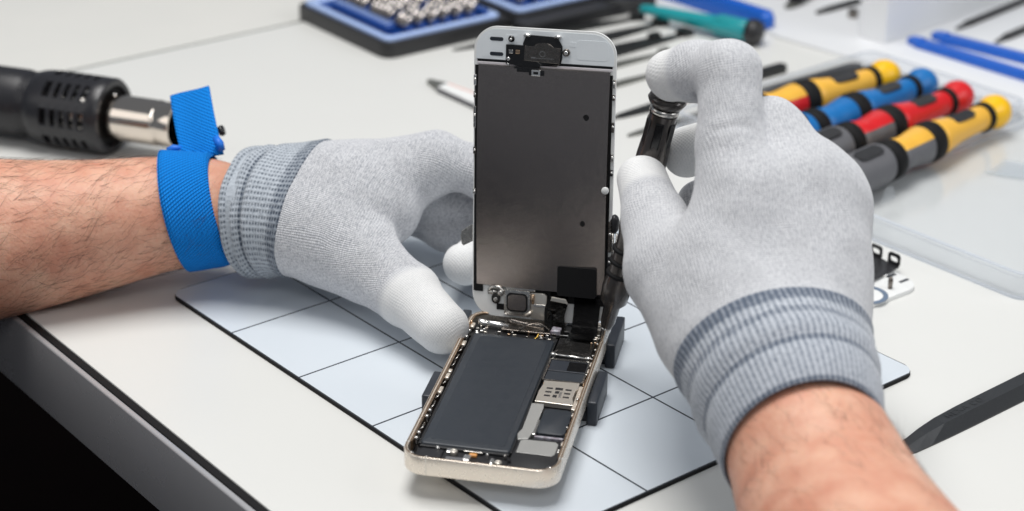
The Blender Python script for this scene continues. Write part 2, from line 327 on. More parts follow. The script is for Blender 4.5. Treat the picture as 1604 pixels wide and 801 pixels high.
MT['cuff_r'] = uv_knit('rib_cuff_banded', (.50, .53, .58), (.10, .125, .17), 92, 34, .02, [(.08, .10, .62), (.30, .06, .38), (.62, .035, .5), (.985, .02, .6)], dots=.35)

# ------------------------------------------------------------------ the bench and floor
EA = G(40, 490, -.2); ED = G(425, 801, -.2) - EA; ED /= np.linalg.norm(ED)
BENCH = frame(EA, ED); BINV = BENCH.inverted()
bench = empty('workbench', BENCH, 'white laminate workbench with a black lip and a grey metal edge, under everything else', 'workbench')
def bl(px, py): return BINV @ Vector(G(px, py, -.2))
js = bl(485, 30).x
obj('worktop', BX(js + .2, 75, 0, 130, -2.8, 0, bev=.04), MT['laminate'], bench)
obj('worktop', BX(-110, js - .2, -.3, 130, -2.8, -.015, bev=.05), MT['laminate_rear'], bench)
obj('joint_strip', BX(js - .2, js + .2, 0, 130, -2.8, -.12), MT['joint'], bench)
obj('edge_seal', BX(js + .2, 75, -.34, -.004, -2.8, -.05, bev=.05), MT['black_rubber'], bench)
obj('edge_band', BX(js + .2, 75, -.62, -.345, -3.62, -.06, bev=.09, seg=3), MT['edge_metal'], bench, angle=35)
fl = obj('floor', BX(-400, 400, -400, 400, -76, -75), MT['floor']); tag(fl, kind='structure')

# ------------------------------------------------------------------ gridded mat
MO = np.array([-11.1899, 16.5474, 0.0]); ma = math.radians(-50.0); MD = np.array([math.cos(ma), math.sin(ma), 0])
mtx = frame(MO, MD)
rmat = empty('repair_mat', mtx, 'pale blue repair mat with thin black grid lines lying under the opened phone', 'mat')
outl = rrect(.0, 5 * CELL, .0, 4 * CELL, .7)
obj('grid_sheet', PR(outl, -.05, 0, bev=.012), MT['mat'], rmat, angle=40)
obj('backing', PR(rrect(-.02, 5 * CELL + .02, -.02, 4 * CELL + .02, .7), -.198, -.052, bev=.02), MT['black_rubber'], rmat, angle=40)

# ------------------------------------------------------------------ the opened phone
ba = math.radians(-11.2387); BASE = frame((0, 0, 1.5747), (math.cos(ba), math.sin(ba), 0))
phone = empty('smartphone', BASE, 'opened champagne gold smartphone with its white screen assembly stood upright, battery and boards showing', 'phone')
PW, PL, PT = 5.86, 12.38, .76
def prt(name, bm, m, parent=phone, **k): return obj(name, bm, m, parent, **k)
bm = bmesh.new(); N = 12
o1 = rrect(0, PW, 0, PL, .88, N); i1 = rrect(.13, PW - .13, .13, PL - .13, .76, N); s1 = rrect(.045, PW - .045, .045, PL - .045, .84, N)
def loopv(pts, z): return [bm.verts.new((p[0], p[1], z)) for p in pts]
loops = [loopv(i1, -.62), loopv(i1, -.03), loopv(rrect(.09, PW - .09, .09, PL - .09, .80, N), 0), loopv(s1, 0), loopv(rrect(.012, PW - .012, .012, PL - .012, .87, N), -.02), loopv(o1, -.05), loopv(o1, -.71), loopv(rrect(.012, PW - .012, .012, PL - .012, .87, N), -.745), loopv(s1, -.76)]
for a, b in zip(loops, loops[1:]):
    for i in range(len(a)): bm.faces.new((a[i], a[(i + 1) % len(a)], b[(i + 1) % len(a)], b[i]))
bm.faces.new(loops[-1]); bm.faces.new(loops[0])
housing = prt('housing', bm, MT['gold'], angle=40)
prt('antenna_line', BX(-.004, .12, 1.0, 1.07, -.7, .004), MT['white_plastic'], housing)
prt('antenna_line', BX(PW - .12, PW + .004, 1.0, 1.07, -.7, .004), MT['white_plastic'], housing)
prt('antenna_line', BX(.98, 1.03, -.004, .12, -.7, .003), MT['sim'], housing)
bm = bmesh.new(); add_ring(bm, rrect(.035, PW - .035, .035, PL - .035, .85, N), rrect(.085, PW - .085, .085, PL - .085, .80, N), -.01, .004); prt('polished_chamfer', bm, MT['gold_dark'], housing)
prt('inner_tray', PR(rrect(.135, PW - .135, .135, PL - .135, .75), -.615, -.56), MT['black_plastic'], housing)
# inner ledge with clips along both long sides
bm = bmesh.new()
add_box(bm, .135, .20, 1.2, 11.4, -.5, -.07); add_box(bm, PW - .20, PW - .135, 1.2, 11.4, -.5, -.07)
prt('inner_rail', bm, MT['gold_dark'], housing)
y = 1.35
while y < 10.9:                                             # spring clips and screw posts on the left side wall
    kind = random.random(); ln = random.uniform(.22, .6)
    bm = bmesh.new()
    if kind < .4: add_lathe(bm, [(.001, -.03), (.06, -.03), (.075, -.07), (.075, -.3)], 10, Matrix.Translation((.275, y + ln / 2, .0))); m = MT['bright_steel']
    elif kind < .7: add_box(bm, .205, .37, y, y + ln, -.2, -.07, bev=.04); m = MT['gold']
    else: add_tube(bm, [(.23, y, -.12), (.33, y + .08, -.06), (.33, y + ln - .08, -.06), (.23, y + ln, -.12)], .025, 6); m = MT['steel']
    prt('spring_clip', bm, m, smooth=True); y += ln + random.uniform(.06, .3)
y = 1.45
while y < 11:
    ln = random.uniform(.2, .5); bm = bmesh.new()
    if random.random() < .45: add_lathe(bm, [(.001, -.03), (.05, -.03), (.06, -.06), (.06, -.3)], 10, Matrix.Translation((PW - .25, y + ln / 2, 0))); m = MT['steel']
    else: add_box(bm, PW - .27, PW - .205, y, y + ln, -.22, -.10, bev=.02); m = random.choice([MT['gold_dark'], MT['gold'], MT['black_plastic']])
    prt('spring_clip', bm, m, smooth=True); y += ln + random.uniform(.1, .4)
# battery
bm = bmesh.new(); vs = add_prism(bm, rrect(.50, 3.86, 1.22, 10.40, .12, 4), -.52, -.09, bev=.07, seg=3); bat = prt('battery', bm, MT['battery'], angle=50)
bm = bmesh.new(); add_prism(bm, rrect(.80, 3.60, 1.50, 10.15, .2, 4), -.09, -.078, bev=.006); prt('battery_label_panel', bm, MT['battery'], bat)
bm = bmesh.new(); add_box(bm, .40, .505, 1.3, 10.3, -.5, -.16, bev=.03); add_box(bm, 3.855, 3.93, 1.3, 10.45, -.5, -.15, bev=.02); add_box(bm, .5, 3.86, 1.08, 1.225, -.5, -.14, bev=.03); add_box(bm, .5, 3.86, 10.395, 10.50, -.5, -.15, bev=.03); prt('battery_wrap_edge', bm, MT['battery_edge'], bat)
# logic board side, right of the battery
board = prt('logic_board', BX(3.95, 5.64, 2.6, 11.9, -.55, -.34), MT['black_plastic'])
prt('shield_cover', PR([(3.98, 9.42), (5.50, 9.45), (5.48, 11.0), (3.99, 10.85)], -.335, -.17, bev=.02), MT['foil'], board, angle=40)
for (a, b) in (((3.95, 9.27), (5.62, 9.17)), ((3.95, 10.98), (5.5, 11.1)), ((4.6, 10.75), (5.45, 10.8))):
    prt('shield_bar', TU([(a[0], a[1], -.13), (b[0], b[1], -.13)], .05 if a[1] < 9.5 else .028, 8), MT['bright_steel'], board, smooth=True)
for x, yy in ((4.0, 9.28), (5.45, 9.2)): prt('screw', LA([(.001, -.06), (.1, -.06), (.11, -.1), (.11, -.3)], 12, Matrix.Translation((x, yy, 0))), MT['bright_steel'], board, smooth=True)
bm = bmesh.new(); add_ring(bm, rrect(3.93, 5.58, 7.12, 8.98, .06, 2), rrect(4.0, 5.52, 7.19, 8.91, .03, 2), -.335, -.15); prt('shield_frame', bm, MT['steel'], board)
prt('processor_cover', BX(4.01, 5.51, 8.02, 8.9, -.33, -.185, bev=.015), MT['navy_plastic'], board)
prt('processor_cover', BX(4.01, 5.51, 7.2, 7.99, -.33, -.20, bev=.015), MT['battery'], board)
prt('chip', BX(4.75, 5.49, 8.1, 8.85, -.19, -.178), MT['black_gloss'], board)
sim = prt('sim_reader', PR([(4.02, 5.26), (5.50, 5.2), (5.47, 5.55), (5.38, 5.75), (5.40, 6.4), (5.50, 6.6), (5.46, 7.04), (4.05, 6.98), (4.12, 6.7), (4.02, 6.1)], -.3, -.10, bev=.02), MT['sim'], board)
for x0, x1, y0, y1 in [q for i in range(3) for q in ((4.28, 4.52, 5.72 + i * .3, 5.83 + i * .3), (5.02, 5.26, 5.72 + i * .3, 5.83 + i * .3))] + [(4.62, 4.92, 6.30, 6.48), (4.66, 4.82, 6.0, 6.2), (4.62, 4.78, 5.68, 5.88)]:
    prt('contact_slot', BX(x0, x1, y0, y1, -.11, -.093), MT['black_plastic'], sim)
prt('contact_slot', BX(4.84, 4.94, 5.70, 6.18, -.11, -.094), MT['bright_steel'], sim)
prt('side_plate', BX(5.48, 5.72, 5.0, 6.9, -.4, -.16, bev=.02), MT['gold'], board)
prt('cable_bracket', PR([(3.93, 5.12), (3.98, 3.1), (3.86, 2.7), (3.95, 2.28), (4.32, 2.42), (4.42, 3.1), (4.44, 4.82), (4.40, 5.14)], -.3, -.13, bev=.015), MT['grey_plate'], board)
prt('connector_cover', PR(rrect(4.50, 5.58, 2.95, 4.85, .18, 5), -.33, -.15, bev=.05), MT['battery'], board, angle=50)
prt('connector_clip', BX(4.40, 4.52, 2.72, 3.85, -.3, -.09, bev=.03), MT['bright_steel'], board)
prt('pale_tape', BX(4.5, 5.60, 2.66, 2.78, -.3, -.17), MT['mica'], board)
spk = prt('speaker', PR([(3.92, .22), (4.98, .22), (5.25, .3), (5.45, .44), (5.58, .62), (5.64, .85), (5.66, 2.58), (3.92, 2.58)], -.5, -.2, bev=.03), MT['black_plastic'], angle=50)
prt('speaker_plate', PR([(4.06, 1.44), (5.40, 1.42), (5.48, 1.55), (5.48, 2.3), (5.36, 2.44), (4.18, 2.40), (4.06, 2.28)], -.2, -.175, bev=.008), MT['grey_plate'], spk)
# near end: connector cluster
prt('lower_frame', BX(.45, 3.9, .16, 1.1, -.5, -.25, bev=.02), MT['black_plastic'])
prt('end_cover', BX(.62, 1.45, .2, .98, -.25, -.16, bev=.02), MT['black_plastic'])
prt('end_cover', BX(1.62, 2.32, .2, .62, -.25, -.19, bev=.02), MT['drv_grey'])
for (x, yy, r, mm) in ((.36, .36, .10, 'bright_steel'), (5.52, .40, .11, 'bright_steel'), (1.22, .98, .065, 'bright_steel'), (.98, .22, .05, 'bright_steel'), (1.85, .86, .13, 'sim'), (3.1, .88, .05, 'bright_steel'), (3.6, .42, .13, 'sim'), (5.6, 1.6, .05, 'bright_steel'), (3.75, .95, .05, 'steel')):
    prt('screw', LA([(r * .3, -.13), (r * .35, -.085), (r, -.085), (r * 1.1, -.11), (r * 1.1, -.3)], 14, Matrix.Translation((x, yy, .02))), MT[mm], smooth=True)
bm = bmesh.new(); add_box(bm, 1.58, 1.75, .75, 1.02, -.25, -.09, bev=.03); prt('spring_contact', bm, MT['bright_steel'])
bm = bmesh.new(); add_box(bm, 2.30, 2.55, .28, .72, -.25, -.07, bev=.04); prt('spring_contact', bm, MT['bright_steel'])
bm = bmesh.new(); add_box(bm, 3.30, 3.44, .2, .62, -.25, -.05, bev=.05); prt('spring_contact', bm, MT['bright_steel'])
prt('orange_contact', BX(2.42, 2.72, .78, .95, -.25, -.13, bev=.04), MT['orange'])
bm = bmesh.new(); add_tube(bm, catmull([(3.3, 1.0, -.12), (3.7, .95, -.1), (3.95, .75, -.1), (3.98, .6, -.12)], 5), .045, 8, flat=.4); prt('flex_cable', bm, MT['black_gloss'])
prt('contact_bar', BX(2.2, 2.9, 1.0, 1.09, -.2, -.12, bev=.01), MT['steel'])
# far end: cable run under the hinge
prt('upper_frame', BX(.3, 3.9, 10.5, 12.1, -.5, -.3, bev=.02), MT['black_plastic'])
prt('camera_tube', LA([(.001, 0), (.13, 0), (.15, .05), (.15, .3), (.11, .34), (.13, .4), (.13, 1.0), (.09, 1.05), (.09, 1.3), (.001, 1.3)], 16, axis_frame((.45, 11.42, -.12), (1.75, 11.32, -.12))[0]), MT['bright_steel'], smooth=True)
prt('hinge_cable', PR([(1.5, 11.0), (3.8, 11.0), (3.8, 11.75), (1.5, 11.75)], -.2, -.12, bev=.02), MT['dark_steel'])
prt('flex_loop', TU(catmull([(2.2, 11.1, -.1), (2.6, 11.2, .12), (3.1, 11.4, .1), (3.5, 11.3, -.1)], 6), .1, 8, flat=.3), MT['dark_steel'], smooth=True)
for i in range(22):
    x = random.uniform(.35, 3.8); yy = random.uniform(10.55, 11.2); a = random.uniform(.05, .14)
    prt('small_component', BX(x, x + a, yy, yy + random.uniform(.05, .12), -.3, random.uniform(-.24, -.12), bev=.012), MT[random.choice(['gold_dark', 'steel', 'bright_steel', 'sim', 'black_plastic', 'gold'])])
prt('gold_contact', TU(catmull([(3.0, 10.55, -.2), (3.08, 10.7, -.15), (3.1, 10.85, -.1)], 4), .04, 8), mat('gold_contact', (.75, .5, .12), .25, 1, noise=(8, .4, (.6, .4, .1))), smooth=True)
prt('antenna_arc', TU(catmull([(.18, 11.2, -.06), (.22, 11.75, -.04), (.55, 12.1, -.03), (1.0, 12.18, -.04)], 5), .06, 8), MT['gold_dark'], smooth=True)
prt('metal_wrap', PR([(3.55, 11.0), (3.95, 11.05), (4.0, 12.0), (3.62, 12.05)], -.3, .02, bev=.04), MT['mica'])
prt('camera_module', BX(4.05, 5.45, 11.2, 12.1, -.4, -.05, bev=.06), MT['black_gloss'])
prt('coil', LA([(.05, -.02), (.18, 0), (.22, .03), (.18, .06), (.05, .06)], 18, Matrix.Translation((5.0, 11.32, -.04)) @ Matrix.Diagonal((1.9, .55, 1, 1))), MT['copper'], smooth=True)
for i in range(10):
    prt('small_component', BX(*(lambda x, yy, a: (x, x + a, yy, yy + a))(random.uniform(5.3, 5.6), random.uniform(10.2, 12.0), random.uniform(.06, .16)), -.3, random.uniform(-.1, .02), bev=.015), MT[random.choice(['gold_dark', 'steel', 'gold'])])
for i in range(16):
    x = random.choice([random.uniform(3.9, 4.05), random.uniform(5.5, 5.62)]); yy = random.uniform(2.8, 9.0); a = random.uniform(.04, .1)
    prt('small_component', BX(x, x + a, yy, yy + a, -.34, random.uniform(-.28, -.16), bev=.01), MT[random.choice(['gold_dark', 'steel', 'orange', 'black_plastic', 'sim'])])

# the screen assembly (own frame: x right, y up, z towards the inside of the phone)
DR = np.array([[0.96606, -0.00035, -0.25830], [-0.25563, 0.14214, -0.95627], [0.03705, 0.98985, 0.13723]])
DM = Matrix([list(DR[i]) + [(2.3861, 11.8953, 1.4514)[i]] for i in range(3)] + [[0, 0, 0, 1]])
DH = 12.2
disp = obj('screen_assembly', PR(rrect(0, PW, 0, DH, .98, 12), -.13, 0, bev=.035, seg=3), MT['white_plastic'], phone, mtx=BASE.inverted() @ DM, angle=40)
tag(disp, 'white front glass frame stood upright, its metal back facing the camera')
def dpt(name, bm, m, **k): return obj(name, bm, m, disp, **k)
dpt('bezel_back', PR(rrect(.09, PW - .09, 10.86, DH - .09, .88, 10)[0:0] + [(.09, 10.86), (PW - .09, 10.86)] + rrect(.09, PW - .09, 10.0, DH - .09, .88, 10)[11:33], .0, .022, bev=.006), MT['bezel_back'])
for pts in (rrect(4.22, 5.55, 11.05, 11.85, .18, 4), [(3.95, 11.55), (4.21, 11.55), (4.21, 11.75), (3.95, 11.75)], [(1.32, 11.9), (1.32, 11.7), (1.45, 11.55), (1.72, 11.55), (1.8, 11.62), (1.8, 11.9)], [(.35, 10.95), (.75, 10.95), (.75, 11.9), (.6, 11.9), (.35, 11.55)]):
    dpt('bezel_relief', PR(pts, .022, .032, bev=.004), MT['bezel_back'])
bm = bmesh.new(); add_box(bm, .14, PW - .14, 10.755, 10.85, .0, .03); dpt('dark_seam', bm, MT['black_gloss'])
dpt('chrome_strip', BX(.14, PW - .14, 10.655, 10.75, .0, .06, bev=.015), mat('satin_strip', (.78, .74, .76), .3, .25, noise=(6, .4, (.7, .66, .68))))
def pz(x, y): return .06 + .17 * (1 - ((y - 5.99) / 4.63) ** 2) + .15 * (1 - ((x - 2.92) / 2.72) ** 2)
gx = np.linspace(.2, 5.64, 29); gy = np.linspace(1.36, 10.62, 49); bm = bmesh.new(); gv = [[bm.verts.new((x, y, pz(x, y))) for x in gx] for y in gy]
for j in range(48):
    for i in range(28): bm.faces.new((gv[j][i], gv[j][i + 1], gv[j + 1][i + 1], gv[j + 1][i]))
rim_ = gv[0] + [q[-1] for q in gv[1:]] + gv[-1][-2::-1] + [q[0] for q in gv[-2:0:-1]]; low_ = [bm.verts.new((v.co.x, v.co.y, .005)) for v in rim_]
for i in range(len(rim_)): k = (i + 1) % len(rim_); bm.faces.new((rim_[k], rim_[i], low_[i], low_[k]))
bpl = dpt('backplate', bm, MT['backplate'], angle=40)
bm = bmesh.new(); add_box(bm, .05, .2, 1.05, 10.6, 0, .03); add_box(bm, 5.645, 5.74, 1.3, 10.5, 0, .04); add_box(bm, .12, .46, 1.04, 1.38, 0, .05); dpt('black_tape', bm, MT['black_rubber'])
bm = bmesh.new(); add_box(bm, 3.15, 5.62, .85, 1.35, .0, .05, bev=.01); add_box(bm, 2.5, 3.15, 1.05, 1.35, 0, .05); dpt('black_tape', bm, MT['black_rubber'])
def disc(r, n=20): return [(r * math.cos(2 * math.pi * i / n), r * math.sin(2 * math.pi * i / n)) for i in range(n)]
def moved(pts, x, y, sx=1, sy=1): return [(x + p[0] * sx, y + p[1] * sy) for p in pts]
dpt('round_hole', PR(moved(disc(.125), 4.74, 8.77), .07, pz(4.74, 8.77) + .008), MT['black_rubber'])
dpt('round_hole', PR(moved(disc(.1), 4.71, 4.38, 1, 1.3), .07, pz(4.71, 4.38) + .008), MT['black_rubber'])
dpt('clear_stud', LA([(.15, .03), (.15, .12), (.11, .15), (.001, .16)], 18, Matrix.Translation((5.60, 5.83, .16))), MT['white_plastic'], smooth=True)
dpt('black_square', PR(rrect(3.70, 5.33, 1.23, 2.5, .08, 4), .07, .30, bev=.01), MT['black_rubber'])
for yy in (11.09, 11.70): dpt('oval_slot', PR(rrect(.66, 1.22, yy - .075, yy + .075, .07, 4), .03, .036), MT['navy_plastic'])
cam_m = dpt('front_camera', PR([(1.36, 10.74), (2.05, 10.66), (2.75, 10.66), (2.85, 10.78), (2.6, 10.98), (2.25, 11.1), (2.1, 11.52), (1.36, 11.52)], .03, .16, bev=.02), MT['black_gloss'])
for x in (1.58, 1.86): obj('lens_part', BX(x - .09, x + .09, 11.17, 11.33, .16, .19, bev=.02), MT['steel'] if x < 1.7 else MT['gold_dark'], disp)
dpt('screw', LA([(.13, .02), (.13, .06), (.06, .06), (.05, .1), (.001, .1)], 16, Matrix.Translation((1.56, 11.74, .01))), MT['black_gloss'], smooth=True)
for x, yy, r in ((1.56, 11.74, .05), (1.47, 10.95, .075), (1.46, 10.72, .05), (3.84, 11.32, .085)):
    dpt('screw', LA([(r, .04), (r, .19), (r * .7, .205), (.001, .19)], 14, Matrix.Translation((x, yy, .0))), MT['bright_steel'], smooth=True)
dpt('screw', LA([(.15, .03), (.15, .12), (.11, .13), (.11, .09), (.001, .09)], 16, Matrix.Translation((3.84, 11.32, 0))), MT['dark_steel'], smooth=True)
ear = dpt('earpiece', PR([(2.05, 10.78), (2.5, 10.72), (3.45, 10.72), (3.62, 10.85), (3.68, 11.1), (3.68, 11.55), (3.5, 11.85), (3.3, 11.92), (2.35, 11.95), (2.15, 11.85), (2.05, 11.6)], .03, .12, bev=.03), MT['black_gloss'], angle=40)
arc = [(2.55 + .75 * (1 - math.cos(math.pi * i / 10)) / 1.0 * .5 + 0, 11.50 + .17 * math.sin(math.pi * i / 10)) for i in range(11)]
obj('earpiece_plate', PR([(2.12, 10.92), (3.58, 10.85), (3.62, 11.48), (3.33, 11.5)] + [(p[0], p[1]) for p in arc[::-1]] + [(2.45, 11.48), (2.14, 11.52)], .12, .165, bev=.015), MT['dark_steel'], disp)
bm = bmesh.new(); add_ring(bm, moved(disc(.125), 2.88, 11.22), moved(disc(.1), 2.88, 11.22), .165, .175); add_box(bm, 2.42, 3.35, 11.03, 11.05, .165, .172); add_box(bm, 2.42, 2.6, 11.03, 11.08, .165, .173); obj('engraved_mark', bm, MT['steel'], disp)
for x in (2.22, 3.48): dpt('screw', LA([(.1, .02), (.1, .15), (.06, .19), (.001, .2)], 8, Matrix.Translation((x, 11.93, 0)) @ Matrix.Diagonal((1.5, .7, 1, 1))), MT['bright_steel'])
bm = bmesh.new(); add_box(bm, 1.85, 2.75, 10.46, 10.64, .07, .25); add_box(bm, 2.35, 2.98, 10.35, 10.56, .075, .265, bev=.01); dpt('flex_tail', bm, MT['black_gloss'])
cn = dpt('connector', BX(2.47, 2.83, 10.34, 10.58, .12, .30, bev=.015), MT['bright_steel'])
obj('connector_socket', BX(2.55, 2.75, 10.41, 10.51, .17, .308), MT['black_gloss'], disp)
bm = bmesh.new(); add_box(bm, 1.72, 2.8, 10.56, 10.66, .07, .2, bev=.02); dpt('flex_tail', bm, MT['black_gloss'])
# side clips
for x0 in (-.02, 5.72):
    for yy, ln in ((9.75, .45), (9.25, .25), (8.0, .9), (6.9, .3), (5.2, .25)) if x0 < 0 else ((10.0, .35), (9.5, .22), (8.2, .4), (7.0, .3), (6.4, .25), (3.2, 1.3), (2.5, .5)):
        dpt('side_clip', BX(x0 + .02, x0 + .14, yy, yy + ln, -.02, .09, bev=.025), MT[random.choice(['steel', 'dark_steel', 'bright_steel', 'black_plastic'])], smooth=False)
        dpt('side_clip', LA([(.055, .05), (.055, .1), (.03, .12), (.001, .12)], 10, Matrix.Translation((x0 + .09, yy + ln * .6, 0))), MT['bright_steel'], smooth=True)
# nickel bracket sticking out on the left, black knob and posts on the right
dpt('side_bracket', PR([(-.02, 3.15), (-.02, 3.85), (-.12, 3.85), (-.50, 3.55), (-.54, 3.35), (-.50, 3.0), (-.42, 2.92), (-.2, 3.05)][::-1][::-1], -.10, -.02, bev=.02), MT['steel'])
dpt('side_knob', LA([(.001, -.3), (.20, -.3), (.26, -.22), (.26, .0), (.18, .08), (.001, .1)], 18, Matrix.Translation((5.93, 4.35, -.05)) @ Matrix.Diagonal((.8, 1.5, 1, 1))), MT['black_plastic'], smooth=True)
bm = bmesh.new(); add_tube(bm, [(5.9, 4.0, -.05), (5.92, 2.7, -.05)], .07, 8); add_tube(bm, [(6.07, 4.0, -.05), (6.02, 2.5, -.05)], .05, 8); dpt('side_post', bm, MT['steel'], smooth=True)
# home button block at the foot
hb = dpt('home_button_plate', PR(rrect(1.42, 2.56, .14, 1.26, .1, 4), .03, .2, bev=.03, seg=3), MT['steel'], angle=45)
obj('button_groove', PR(rrect(1.53, 2.44, .33, 1.14, .2, 4), .2, .208), MT['black_rubber'], disp)
obj('button_face', PR(rrect(1.60, 2.37, .40, 1.07, .16, 4), .205, .235, bev=.012), MT['backplate'], disp)
dpt('button_bracket', PR([(2.57, .1), (3.22, .06), (3.24, 1.12), (3.1, 1.2), (2.57, 1.2)], .03, .16, bev=.02), MT['sim'], angle=45)
dpt('bracket_bar', BX(1.5, 2.75, 1.24, 1.36, .07, .2, bev=.03), MT['steel'])
dpt('bracket_bar', BX(2.7, 3.2, .62, .73, .15, .2, bev=.02), MT['bright_steel'])
dpt('bracket_post', TU([(2.66, 1.15, .2), (2.66, .75, .21)], .06, 10), MT['gold_dark'], smooth=True)
dpt('bracket_post', TU([(2.35, .2, .2), (2.6, .38, .22)], .06, 10), MT['gold'], smooth=True)
bm = bmesh.new(); add_tube(bm, catmull([(.75, 1.15, .1), (.9, 1.3, .16), (1.2, 1.32, .18), (1.42, 1.15, .2)], 5), .075, 8); add_tube(bm, [(.72, 1.05, .1), (1.1, 1.12, .14)], .09, 8); add_lathe(bm, [(.13, .05), (.13, .25), (.08, .28), (.001, .28)], 12, Matrix.Translation((1.28, 1.08, 0))); dpt('button_spring', bm, MT['steel'], smooth=True)
dpt('screw_mount', PR(rrect(.85, 1.22, .56, 1.0, .17, 5), .01, .08, bev=.015), MT['black_gloss']); dpt('screw', LA([(.1, .06), (.1, .13), (.06, .15), (.001, .13)], 14, Matrix.Translation((1.04, .76, 0))), MT['steel'], smooth=True)
dpt('black_patch', BX(1.06, 1.4, .3, .56, .0, .03), MT['black_rubber'])
# folded flex between screen and body
def sheet(pts, wdir, m, name, par=disp, th=.03):
    b2 = bmesh.new(); c = catmull(pts, 6); w = Vector(wdir); rows = [[b2.verts.new(Vector(p) - w / 2), b2.verts.new(Vector(p) + w / 2)] for p in c]
    for a, b in zip(rows, rows[1:]): b2.faces.new((a[0], a[1], b[1], b[0]))
    bmesh.ops.solidify(b2, geom=b2.faces[:], thickness=th); return obj(name, b2, m, par, smooth=True)
sheet([(3.75, 1.3, .1), (3.8, .9, .3), (3.7, .4, .38), (3.75, -.1, .5), (3.8, -.35, .9)], (.75, 0, .05), MT['foil'], 'flex_cable')
sheet([(4.95, 1.25, .1), (4.97, .8, .25), (4.95, .3, .35), (4.95, -.1, .6), (4.9, -.3, 1.2)], (1.1, 0, .03), MT['black_gloss'], 'flex_cable')
sheet([(3.4, 1.0, .12), (3.35, .5, .3), (3.4, -.1, .5), (3.4, -.3, .9)], (.35, 0, .1), MT['foil'], 'flex_cable')
dpt('foil_fold', PR([(3.45, 1.0), (4.2, .92), (4.1, 1.12), (3.5, 1.18)], .32, .38, bev=.02), MT['sim'])
bm = bmesh.new(); add_tube(bm, catmull([(1.6, -.12, .15), (2.4, -.2, .3), (3.2, -.18, .3), (3.5, -.05, .2)], 5), .16, 10, flat=.7); dpt('hinge_roll', bm, MT['dark_steel'], smooth=True)

# ------------------------------------------------------------------ holder that grips the phone body
hold = empty('phone_holder', frame((0, 0, 0), (math.cos(ba), math.sin(ba), 0)), 'dark navy holder with upright clamp blocks gripping the sides of the phone body', 'phone holder')
obj('base_plate', BX(.9, 5.0, 5.6, 12.2, .004, .5, bev=.08), MT['navy_plastic'], hold)
obj('crossbar', BX(-.35, 6.2, 7.1, 8.3, .004, .45, bev=.08), MT['navy_plastic'], hold)
def uvz(px, py, z): v = hold.matrix_world.inverted() @ Vector(G(px, py, z)); return v
for (nx, ny, fx, fy, zt) in ((957, 541, 970, 495, 1.1), (927, 631, 944, 581, 1.05)):
    a = uvz(nx, ny, zt); b = uvz(fx, fy, zt); xx = (a.x + b.x) / 2
    clamp = obj('clamp', BX(xx - .20, xx + .22, a.y, b.y, .004, zt, bev=.07, seg=3), MT['navy_plastic'], hold, angle=45)
    obj('clamp_arm', BX(5.0, xx - .1, a.y + .3, b.y - .3, .01, .42, bev=.05), MT['navy_plastic'], hold)
obj('clamp', BX(-.46, -.06, 5.2, 7.3, .004, 1.2, bev=.07, seg=3), MT['navy_plastic'], hold, angle=45)
obj('clamp', BX(-.42, -.04, 10.5, 12.4, .004, 1.5, bev=.07, seg=3), MT['navy_plastic'], hold, angle=45)

# ------------------------------------------------------------------ implicit surfaces for the gloves
def seg(Pn, a, b, ra, rb):
    ab = b - a; t = np.clip(((Pn - a) @ ab) / (ab @ ab), 0, 1); q = Pn - a - t[:, None] * ab
    return np.sqrt((q * q).sum(1)) - (ra + t * (rb - ra))
def smin(a, b, k):
    h = np.clip(.5 + .5 * (b - a) / k, 0, 1); return b + (a - b) * h - k * h * (1 - h)
class Hand:
    def __init__(s, palm, fingers, kp=1.2, kf=.9, grooves=()):
        s.palm = [((P(*a[:3]), a[3]), (P(*b[:3]), b[3])) for a, b in palm]
        s.fing = [[(P(*q[:3]), q[3]) for q in f] for f in fingers]; s.kp = kp; s.kf = kf
        s.gr = [(P(*a), P(*b), w, d) for a, b, w, d in grooves]
    def parts(s, X):
        d = None
        for (a, ra), (b, rb) in s.palm:
            e = seg(X, a, b, ra, rb); d = e if d is None else smin(d, e, s.kp)
        fs = []
        for f in s.fing:
            g = None
            for (a, ra), (b, rb) in zip(f, f[1:]):
                e = seg(X, a, b, ra, rb); g = e if g is None else smin(g, e, .35)
            fs.append(g)
        return d, fs
    def __call__(s, X):
        d, fs = s.parts(X); out = d
        for g in fs: out = smin(out, smin(d, g, s.kf), .12)
        for a, b, w, dp in s.gr:
            e = seg(X, a, b, 0, 0); out = out + dp * np.exp(-(e / w) ** 2)
        return out
